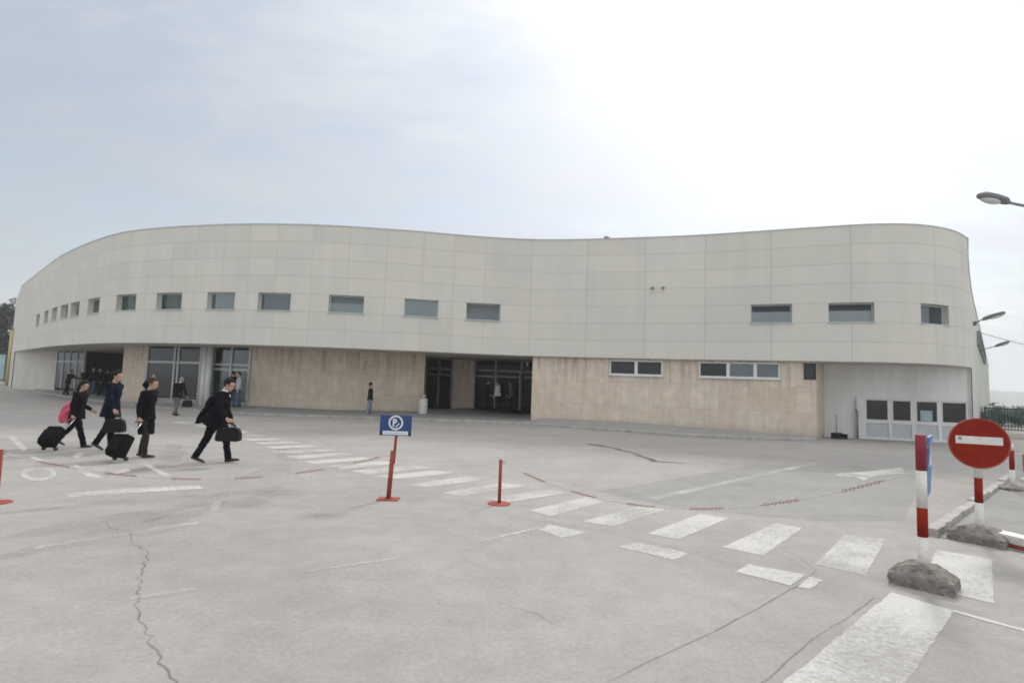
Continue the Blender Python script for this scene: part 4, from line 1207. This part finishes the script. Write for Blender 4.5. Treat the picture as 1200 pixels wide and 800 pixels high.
    # face details
    for s_ in (1, -1):
        bm = B(); ball(bm, Hh(.083, .030*s_, .010), (.010*k, .014*k, .007*k), 10, HR); obj('eye', bm, 'eye', t, True)
    bm = B(); ball(bm, Hh(.1035, 0, -.063), (.006*k, .021*k, .006*k), 10, HR); obj('mouth', bm, 'lip', t, True)
    # hair: cap over skull, open at the face
    bm = B(); vs = ball(bm, Hh(-.018, 0, .035), (.106*k, .087*k, .110*k), 24, HR)
    for v in vs:
        q_ = HR.transposed() @ (v.co - head) / k
        lim = .055 if style != 'bald' else .2
        if q_.x > .035 and q_.z < lim: v.co = Hh(.03, q_.y*.7, max(q_.z, .03))
        elif q_.z < -.055 and style in ('short',): v.co = Hh(q_.x*.8, q_.y*.85, -.05)
        v.co += V([noise.noise(v.co*30+V((i*7, 0, 0))) for i in range(3)])*.006*k
    if style == 'bun':
        ball(bm, Hh(-.115, 0, .045), (.045*k, .045*k, .042*k), 14, HR)
    if style == 'long':
        tube(bm, [Hh(-.05, 0, .05), Hh(-.085, 0, -.04), Hh(-.085, 0, -.13), Hh(-.07, 0, -.2)], [(.08*k, .06*k), (.085*k, .055*k), (.08*k, .045*k), (.05*k, .025*k)], 14, side=tuple(hy))
    solid(bm, 'hair', hair, t, vx, 2)
    # trousers or tights
    bm = B()
    tube(bm, [T(-.07), T(0), T(.10), T(.17)], [(.14*k, .11*k), (.175*k*girth, .13*k*girth), (.168*k*girth, .122*k*girth), (.15*k*girth, .11*k*girth)], 20)
    for side in ('l', 'r'):
        hip, knee, ank, heel, toe, fd, fu = legs_j[side]
        if skirt: rr_ = [.102*k, .092*k, .070*k, .069*k, .055*k, .050*k]
        else: rr_ = [.108*k*girth, .098*k*girth, .075*k, .072*k, .066*k, .066*k]
        j1 = V([noise.noise(V((heading*3+i*5, hip.y*20, loc[0]))) for i in range(3)])*.012*k
        tube(bm, [hip+V((0, 0, .04*k)), hip.lerp(knee, .4), knee+j1, knee.lerp(ank, .3), knee.lerp(ank, .65)-j1, ank-(ank-knee).normalized()*(-.012*k if not skirt else 0)], rr_, 16)
    solid(bm, 'tights' if skirt else 'trousers', 'tights' if skirt else legs, t, vx, 3)
    if skirt:
        bm = B(); kl, kr = legs_j['l'][1], legs_j['r'][1]; mk = (kl+kr)/2; sp_ = abs(kl.x-kr.x)/2
        tube(bm, [T(.16), T(.06), T(-.04), pel.lerp(mk, .55), pel.lerp(mk, .98)], [(.15*k, .11*k), (.175*k, .13*k), (.185*k, .145*k), (.18*k, .13*k+sp_*.5), (.165*k, .11*k+sp_*.85)], 22)
        solid(bm, 'skirt', legs, t, vx, 3)
    for side in ('l', 'r'):
        hip, knee, ank, heel, toe, fd, fu = legs_j[side]
        bm = B()
        tube(bm, [heel+fu*.038*k-fd*.02*k, heel+fu*.045*k+fd*.05*k, ank+fd*.085*k-fu*.040*k, toe+fu*.026*k, toe+fu*.018*k+fd*.03*k],
             [(.026*k, .030*k), (.040*k, .044*k), (.046*k, .034*k), (.040*k, .024*k), (.02*k, .012*k)], 14)
        tube(bm, [ank+fu*.01*k, ank-fu*.035*k], [.046*k, .046*k], 12)
        solid(bm, 'shoe', 'shoe', t, vx, 2)
    # jacket
    bm = B()
    hz = -hem
    rg = [(.545, .064, .062, 0), (.515, .105, .082, 0), (.485, .165, .105, 0), (.43, .195, .122, .004), (.33, .19, .135, .008), (.20, .17, .125, .0), (.08, .185, .140, 0), (hz*.5, .195+flare*.5, .150+flare*.5, 0), (hz, .20+flare, .155+flare, 0)]
    pts, rad = [], []
    for up, a, b, f in rg:
        back = 0
        if tail and up < .2: back = -tail*((.2-up)/(.2+hem))**1.2
        pts.append(T(up, f+back*.5)); rad.append((a*k*girth, (b+abs(back)*.5)*k*girth))
    tube(bm, pts, rad, 24)
    if tail:                                                            # coat blown out behind
        tube(bm, [T(.38, -.10), T(.18, -.17-tail*.3), T(-.02, -.19-tail*.65), T(hz-.02, -.17-tail)], [(.12*k, .04*k), (.15*k, .05*k), (.17*k, .045*k), (.13*k, .03*k)], 16)
        tube(bm, [T(.42, -.06), T(.34, -.15-tail*.3), T(.22, -.17-tail*.42), T(.10, -.16-tail*.45)], [(.13*k, .06*k), (.13*k, .06*k), (.13*k, .055*k), (.12*k, .05*k)], 14)
    for side, s_ in (('l', 1), ('r', -1)):
        sh, el, wr, hd = arms[side]
        j1 = V([noise.noise(V((heading*3+i*5, s_*9, loc[0]))) for i in range(3)])*.012*k
        tube(bm, [T(.465, 0, .11*s_), sh+(sh-pel-tu*.475*k)*.04, sh.lerp(el, .45)+j1, el, el.lerp(wr, .45)-j1, wr-(wr-el).normalized()*.015*k],
             [.082*k, .078*k, .068*k, .060*k, .056*k, .048*k], 16)
    solid(bm, 'jacket', top, t, vx, 3)
    if collar:
        bm = B(); tube(bm, [neck-hu*.015*k+tf*.006*k, neck+hu*.045*k+tf*.004*k], [.068*k, .061*k], 18)
        tube(bm, [T(.53, .05), T(.48, .11), T(.44, .128)], [(.03*k, .012*k), (.022*k, .012*k), (.008*k, .008*k)], 10)
        obj('shirt_collar', bm, 'shirt_white', t, True)
    t['_k'] = k
    del t['_k']
    W = Matrix.Translation(V(loc)) @ Matrix.Rotation(heading, 4, 'Z')
    return t, {s_: (W @ arms[s_][2], W.to_3x3() @ arms[s_][3]) for s_ in arms}

def trolley(wheel, grip, label, L_=.46):
    "cabin case pulled by its telescopic handle; wheel = contact point on the ground, grip = the hand"
    wheel, grip = V(wheel), V(grip)
    d = grip-wheel; flat = V((d.x, d.y, 0)).normalized(); total = d.length
    ux = flat; uz = V((0, 0, 1)); ax = d.normalized(); sd = V((-flat.y, flat.x, 0)); nn = ax.cross(sd)   # nn up-side of the case
    if nn.z < 0: nn = -nn
    t = empty('trolley_case', wheel, 0, label, 'suitcase', 'black trolley cases')
    O = V((0, 0, 0)) + nn*.05
    fr = (O, ax, sd, nn)
    bm = B(); box(bm, .05, .05+L_, -.17, .17, .0, .23, 0, fr); o = obj('case_shell', bm, 'luggage', t, True)
    b = o.modifiers.new('bevel', 'BEVEL'); b.width = .045; b.segments = 4
    bm = B(); box(bm, .10, .05+L_*.72, -.14, .14, .231, .275, 0, fr); o = obj('front_pocket', bm, 'luggage', t, True)
    b = o.modifiers.new('bevel', 'BEVEL'); b.width = .02; b.segments = 3
    bm = B()
    for y in (-.075, .075): tube(bm, [O+ax*(.05+L_-.02)+sd*y+nn*.03, O*.3+ax*(total-.01)+sd*y*.95], .009, 10)
    hdl = obj('telescopic_handle', bm, 'chrome', t, True)
    bm = B(); tube(bm, [O*.3+ax*total+sd*-.085, O*.3+ax*total+sd*.085], .015, 10); obj('grip', bm, 'black_plastic', hdl, True)
    for y in (-.135, .135):
        bm = B(); tube(bm, [V((0, 0, .045))+ax*.03+sd*(y-.018), V((0, 0, .045))+ax*.03+sd*(y+.018)], .045, 16, side=(0, 0, 1)); obj('wheel', bm, 'black_plastic', t, True)
    return t
def briefbag(hand, heading, size, label, drop=.13, mat='leather'):
    lx, ly, lz = size
    t = empty('handbag', (hand.x, hand.y, hand.z-drop-lz), heading, label, 'bag', 'dark bags carried by people')
    bm = B(); box(bm, -lx/2, lx/2, -ly/2, ly/2, 0, lz)
    bmesh.ops.subdivide_edges(bm, edges=bm.edges[:], cuts=5, use_grid_fill=True)
    for v in bm.verts:
        z = v.co.z/lz; v.co.y *= (1.12-.45*z); v.co.x *= (1.05-.16*z*z)*(1-.06*abs(2*z-1)**3); v.co.z -= lz*.10*abs(v.co.x/lx*2)**3*z
        v.co += V([noise.noise(v.co*11+V((i*4, hand.x, 0))) for i in range(3)])*.012
    o = obj('bag_body', bm, mat, t, True); b = o.modifiers.new('sub', 'SUBSURF'); b.levels = b.render_levels = 1
    bm = B()
    for y in (-.035, .035):
        tube(bm, [(lx*.26*math.cos(a)*1.0, y*(1-.6*math.sin(a)), lz*.96 + drop*.98*math.sin(a)) for a in [math.pi*i/12 for i in range(13)]], .009, 8)
    obj('handle', bm, mat, t, True)
    return t

def foot(px, py, z=0.0): p = G(px, py, z); return (p.x, p.y, z)
# 1 woman with pink bag and trolley
pA = foot(87, 524); hA = R(6)
_, hnd = person(pA, hA, 1.63, 'woman in dark suit walking with a pink plastic bag and a trolley case', dict(hipl=-26, kneel=14, footl=-24, hipr=20, kneer=4, footr=6, lean=5, shr=-6, outr=10, elbr=14, shl=-14, elbl=70, nod=6, gripr=1),
                top='plum_cloth', style='long', hem=.16, flare=.02, collar=False)
w = G(57, 529); gA = hnd['r'][0] + hnd['r'][1]*.08
trolley((w.x, w.y, 0), gA, 'black trolley case rolling behind the woman with the pink bag')
pb_ = V(pA) + V((-.27, .02, .56))
t = empty('plastic_bag', pb_, 0, 'crimson pink plastic bag hanging at the back of the first woman', 'bag')
bm = B(); tube(bm, [(0, 0, 0), (0, 0, .03), (.0, 0, .16), (.02, 0, .30), (.06, 0, .42), (.10, 0, .50)], [(.07, .08), (.12, .15), (.13, .16), (.11, .13), (.07, .08), (.03, .04)], 26)
bmesh.ops.subdivide_edges(bm, edges=bm.edges[:], cuts=2, use_grid_fill=True)
for v in bm.verts: v.co += V([noise.noise(v.co*12+V((i*4, 0, 0))) for i in range(3)])*.03
obj('sack', bm, 'pink_bag', t, True)
bm = B(); tube(bm, [(.09, 0, .48), (.14, .06, .58), (.20, .14, .62)], .012, 8); obj('strap', bm, 'pink_bag', t, True)
# 2 tall man in navy
pBm = foot(126, 528); 
_, hnd = person(pBm, R(4), 1.86, 'tall man in long navy jacket walking with a dark bag at his knee', dict(hipl=-14, kneel=16, footl=-26, hipr=10, kneer=3, footr=0, lean=3, shr=14, outr=8, elbr=14, shl=-14, elbl=12, nod=4, gripr=1),
                top='navy_cloth', hem=.20, flare=.035, collar=False)
h_ = hnd['r'][0] + hnd['r'][1]*.09
briefbag(h_, R(8), (.42, .2, .30), 'dark soft bag hanging from the hand of the tall navy clad man', .12)
# 3 woman with raised arm, skirt
pC = foot(168, 536)
_, hnd = person(pC, R(2), 1.73, 'woman in black jacket and skirt raising an arm to her head and pulling a case', dict(hipl=-6, kneel=5, footl=-4, hipr=8, kneer=6, footr=4, lean=2, nod=10, shr=-10, outr=10, elbr=20, gripr=1,
                elbowl=(-.27, .05, .19), wristl=(-.06, -.06, .33)), hair='hair_fair', style='bun', skirt=True, hem=.10, flare=.02, collar=False)
w = G(140, 541); gC = hnd['r'][0] + hnd['r'][1]*.08
trolley((w.x, w.y, 0), gC, 'black trolley case behind the woman raising her arm')
# 4 man striding with blown coat
pD = foot(252, 542)
_, hnd = person(pD, R(3), 1.82, 'man striding in a black coat blown out behind him carrying a bag', dict(hipl=18, kneel=7, footl=9, hipr=-20, kneer=9, footr=-17, lean=10, nod=10, shr=6, outr=10, elbr=34, shl=-8, elbl=24, gripr=1),
                hem=.18, flare=.03, tail=.20, collar=True, girth=1.06)
h_ = hnd['r'][0] + hnd['r'][1]*.09
briefbag(h_, R(6), (.46, .20, .28), 'black soft leather bag in the hand of the striding man', .10)
# 5 stooping figure with bag, back to camera
pE = foot(206, 487)
_, hnd = person(pE, R(75), 1.72, 'person in black jacket and taupe trousers seen from behind near the shop front', dict(hipl=7, kneel=4, hipr=-9, kneer=8, footr=-10, lean=8, nod=22, shr=4, outr=16, elbr=8, outl=14, gripr=1),
                legs='taupe_cloth', hair='hair_grey', near=False, hem=.12, collar=False, girth=1.12)
h_ = hnd['r'][0] + hnd['r'][1]*.09
briefbag(h_, R(20), (.38, .18, .30), 'dark bag held by the person in taupe trousers', .08)
# pavement people
def pave(px, py, z): return foot(px, py, z)
def stand(px, Y, z): p = AY(px, Y, z); return (p.x, p.y, z)
person(stand(281, 27.6, .30), R(215), 1.74, 'person in pale shirt and blue jeans standing at the shop door', dict(hipl=4, hipr=-5, lean=2, elbr=50, shr=15, outl=10), top='shirt_pale', legs='jeans', near=False, hem=.04, collar=False)
person(stand(273.5, 28.0, .32), R(160), 1.76, 'person in dark jacket and jeans at the shop door facing the pale shirt', dict(hipl=3, hipr=-3, lean=1, elbl=30, shl=12), top='black_cloth', legs='jeans', near=False, hem=.08, collar=False)
person(pave(432.5, 489.5, .0), R(8), 1.76, 'person in dark jacket and faded jeans standing alone before the stone wall', dict(hipl=3, hipr=-4, kneer=8, lean=0, elbl=35, shl=-6, elbr=30, shr=-4), top='plum_cloth', legs='jeans_pale', near=False, hem=.05, collar=False, girth=.92)
person(pave(78, 463, .12), R(10), 1.78, 'person in black leaning forward far off on the pavement', dict(hipl=-10, hipr=8, kneel=12, lean=12, elbr=80, shr=50, elbl=60, shl=40), near=False, hem=.12, collar=False)
person(stand(100, 39.6, .25), R(-80), 1.76, 'person in black coat standing by the glass screen', dict(hipl=2, hipr=-3, elbr=40), near=False, hem=.3, collar=False)
lab = ['person in navy coat at the near side of the dark passage', 'person in black jacket in the middle of the dark passage', 'person in blue jeans at the back of the dark passage', 'person in plum coat by the stone pier of the passage']
for (px, Y, hd, tp, lg), lb in zip(((110, 37.0, -70, 'navy_cloth', 'jeans'), (118, 36.2, -100, 'black_cloth', 'navy_cloth'), (127.5, 36.6, 200, 'navy_cloth', 'jeans'), (137, 35, 150, 'plum_cloth', 'navy_cloth')), lab):
    p = AY(px, Y, FL-.12)
    person((p.x, p.y, FL-.12), R(hd), random.uniform(1.7, 1.82), lb, dict(hipl=4, hipr=-4, elbr=random.uniform(10, 60), elbl=random.uniform(10, 50)), top=tp, legs=lg, near=False, hem=.12, collar=False, group='people waiting in the dark passage')
lab = ['person in bright white shirt in the entrance doorway', 'person in dark jacket beside the white shirt in the entrance', 'person in taupe top behind the white shirt in the doorway']
for (px, Y, hd, tp, lg), lb in zip(((584, 30.6, 160, 'shirt_white', 'black_cloth'), (571, 31.0, 20, 'black_cloth', 'black_cloth'), (599, 31.8, 190, 'taupe_cloth', 'black_cloth')), lab):
    p = AY(px, Y, FL-.03)
    person((p.x, p.y, FL-.03), R(hd), random.uniform(1.72, 1.8), lb, dict(hipl=6, hipr=-6, lean=2, elbr=random.uniform(20, 60), elbl=random.uniform(10, 50)), top=tp, legs=lg, near=False, hem=.06, collar=False, group='people in the entrance')

# ================================================================== AIR, SKY, LIGHT
bm = B(); box(bm, -2800, 2800, -2800, 2800, -2, 160)
hz = bpy.data.meshes.new('haze'); bm.to_mesh(hz); bm.free()
mt = bpy.data.materials.new('haze_air'); mt.use_nodes = True; nt = mt.node_tree; nt.nodes.clear()
out = N(nt, 'ShaderNodeOutputMaterial'); pv = N(nt, 'ShaderNodeVolumePrincipled')
pv.inputs['Color'].default_value = (.90, .94, .97, 1); pv.inputs['Density'].default_value = .00075; pv.inputs['Anisotropy'].default_value = .2
L(nt, pv.outputs[0], out.inputs['Volume']); hz.materials.append(mt)
ho = bpy.data.objects.new('haze', hz); COL.objects.link(ho); ho['kind'] = 'stuff'

SUN_AZ, SUN_EL = R(31), R(40)
sd = V((math.sin(SUN_AZ)*math.cos(SUN_EL), math.cos(SUN_AZ)*math.cos(SUN_EL), math.sin(SUN_EL)))
sl = bpy.data.lights.new('sun', 'SUN'); sl.energy = 1.5; sl.angle = R(10); sl.color = (1, .965, .91)
so = bpy.data.objects.new('sun', sl); COL.objects.link(so); so.rotation_euler = (-sd).to_track_quat('-Z', 'Y').to_euler(); so.location = (0, 0, 300)

wd = bpy.data.worlds.new('World'); S.world = wd; wd.use_nodes = True; nt = wd.node_tree
bg = nt.nodes['Background']; bg.inputs['Strength'].default_value = .1
sky = N(nt, 'ShaderNodeTexSky'); sky.sky_type = 'NISHITA'; sky.sun_disc = False
sky.sun_elevation = SUN_EL; sky.sun_rotation = SUN_AZ; sky.air_density = 1.2; sky.dust_density = 1.2
tc = N(nt, 'ShaderNodeTexCoord').outputs['Generated']
sp = N(nt, 'ShaderNodeSeparateXYZ'); L(nt, tc, sp.inputs[0])
zc = math_n(nt, 'MAXIMUM', sp.outputs[2], 0.0)
den = math_n(nt, 'ADD', zc, .22)
cx = N(nt, 'ShaderNodeCombineXYZ'); L(nt, math_n(nt, 'DIVIDE', sp.outputs[0], den), cx.inputs[0]); L(nt, math_n(nt, 'DIVIDE', sp.outputs[1], den), cx.inputs[1])
n1 = noise_n(nt, mapping(nt, cx.outputs[0], (.55, 1.25, 1)), 1.0, 8, .58, .5)
n2 = noise_n(nt, mapping(nt, cx.outputs[0], (1, 2.2, 1)), 2.2, 8, .62, .6)
cl = math_n(nt, 'ADD', math_n(nt, 'MULTIPLY', n1, .6), math_n(nt, 'MULTIPLY', n2, .4))
cov = ramp(nt, cl, [(.42, .55), (.56, 1.)])                            # cover: thin veils, never a clear gap
tone = ramp(nt, cl, [(.42, .90), (.58, 1.09)])
dt = N(nt, 'ShaderNodeVectorMath', operation='DOT_PRODUCT'); L(nt, tc, dt.inputs[0]); dt.inputs[1].default_value = sd
dp_ = math_n(nt, 'MAXIMUM', dt.outputs['Value'], 0.0)
glow = math_n(nt, 'ADD', math_n(nt, 'MULTIPLY', math_n(nt, 'POWER', dp_, 3.5), 3.0), math_n(nt, 'MULTIPLY', math_n(nt, 'POWER', dp_, 11.0), 2.1))
back = math_n(nt, 'MULTIPLY', math_n(nt, 'MAXIMUM', math_n(nt, 'MULTIPLY', sp.outputs[1], -1.0), 0.0), 5.0)      # brightness added behind the camera to lift the facade
lum = math_n(nt, 'MULTIPLY', math_n(nt, 'ADD', 3.1, glow), tone)
high = math_n(nt, 'MULTIPLY', math_n(nt, 'ADD', back, math_n(nt, 'MULTIPLY', math_n(nt, 'POWER', zc, 5.0), 13.0)), tone)   # overcast: brighter overhead
tint = mixc(nt, math_n(nt, 'MULTIPLY', glow, .22, True), (.865, .96, 1.11), (1.0, .998, .99))
c1_ = N(nt, 'ShaderNodeVectorMath', operation='SCALE'); L(nt, tint, c1_.inputs[0]); L(nt, lum, c1_.inputs['Scale'])
c2_ = N(nt, 'ShaderNodeVectorMath', operation='SCALE'); c2_.inputs[0].default_value = (1.04, .96, .84); L(nt, high, c2_.inputs['Scale'])
cc = N(nt, 'ShaderNodeVectorMath', operation='ADD'); L(nt, c1_.outputs[0], cc.inputs[0]); L(nt, c2_.outputs[0], cc.inputs[1])
L(nt, mixc(nt, cov, sky.outputs[0], cc.outputs[0]), bg.inputs['Color'])

S.view_settings.view_transform = 'Standard'; S.view_settings.look = 'None'; S.view_settings.gamma = 1; S.view_settings.use_curve_mapping = False
S.view_settings.exposure = .65
S.render.engine = 'CYCLES'
S.cycles.use_denoising = True
S.cycles.max_bounces = 8; S.cycles.transparent_max_bounces = 12; S.cycles.volume_bounces = 1
S.cycles.volume_step_rate = 4
S.cycles.filter_width = 1.8
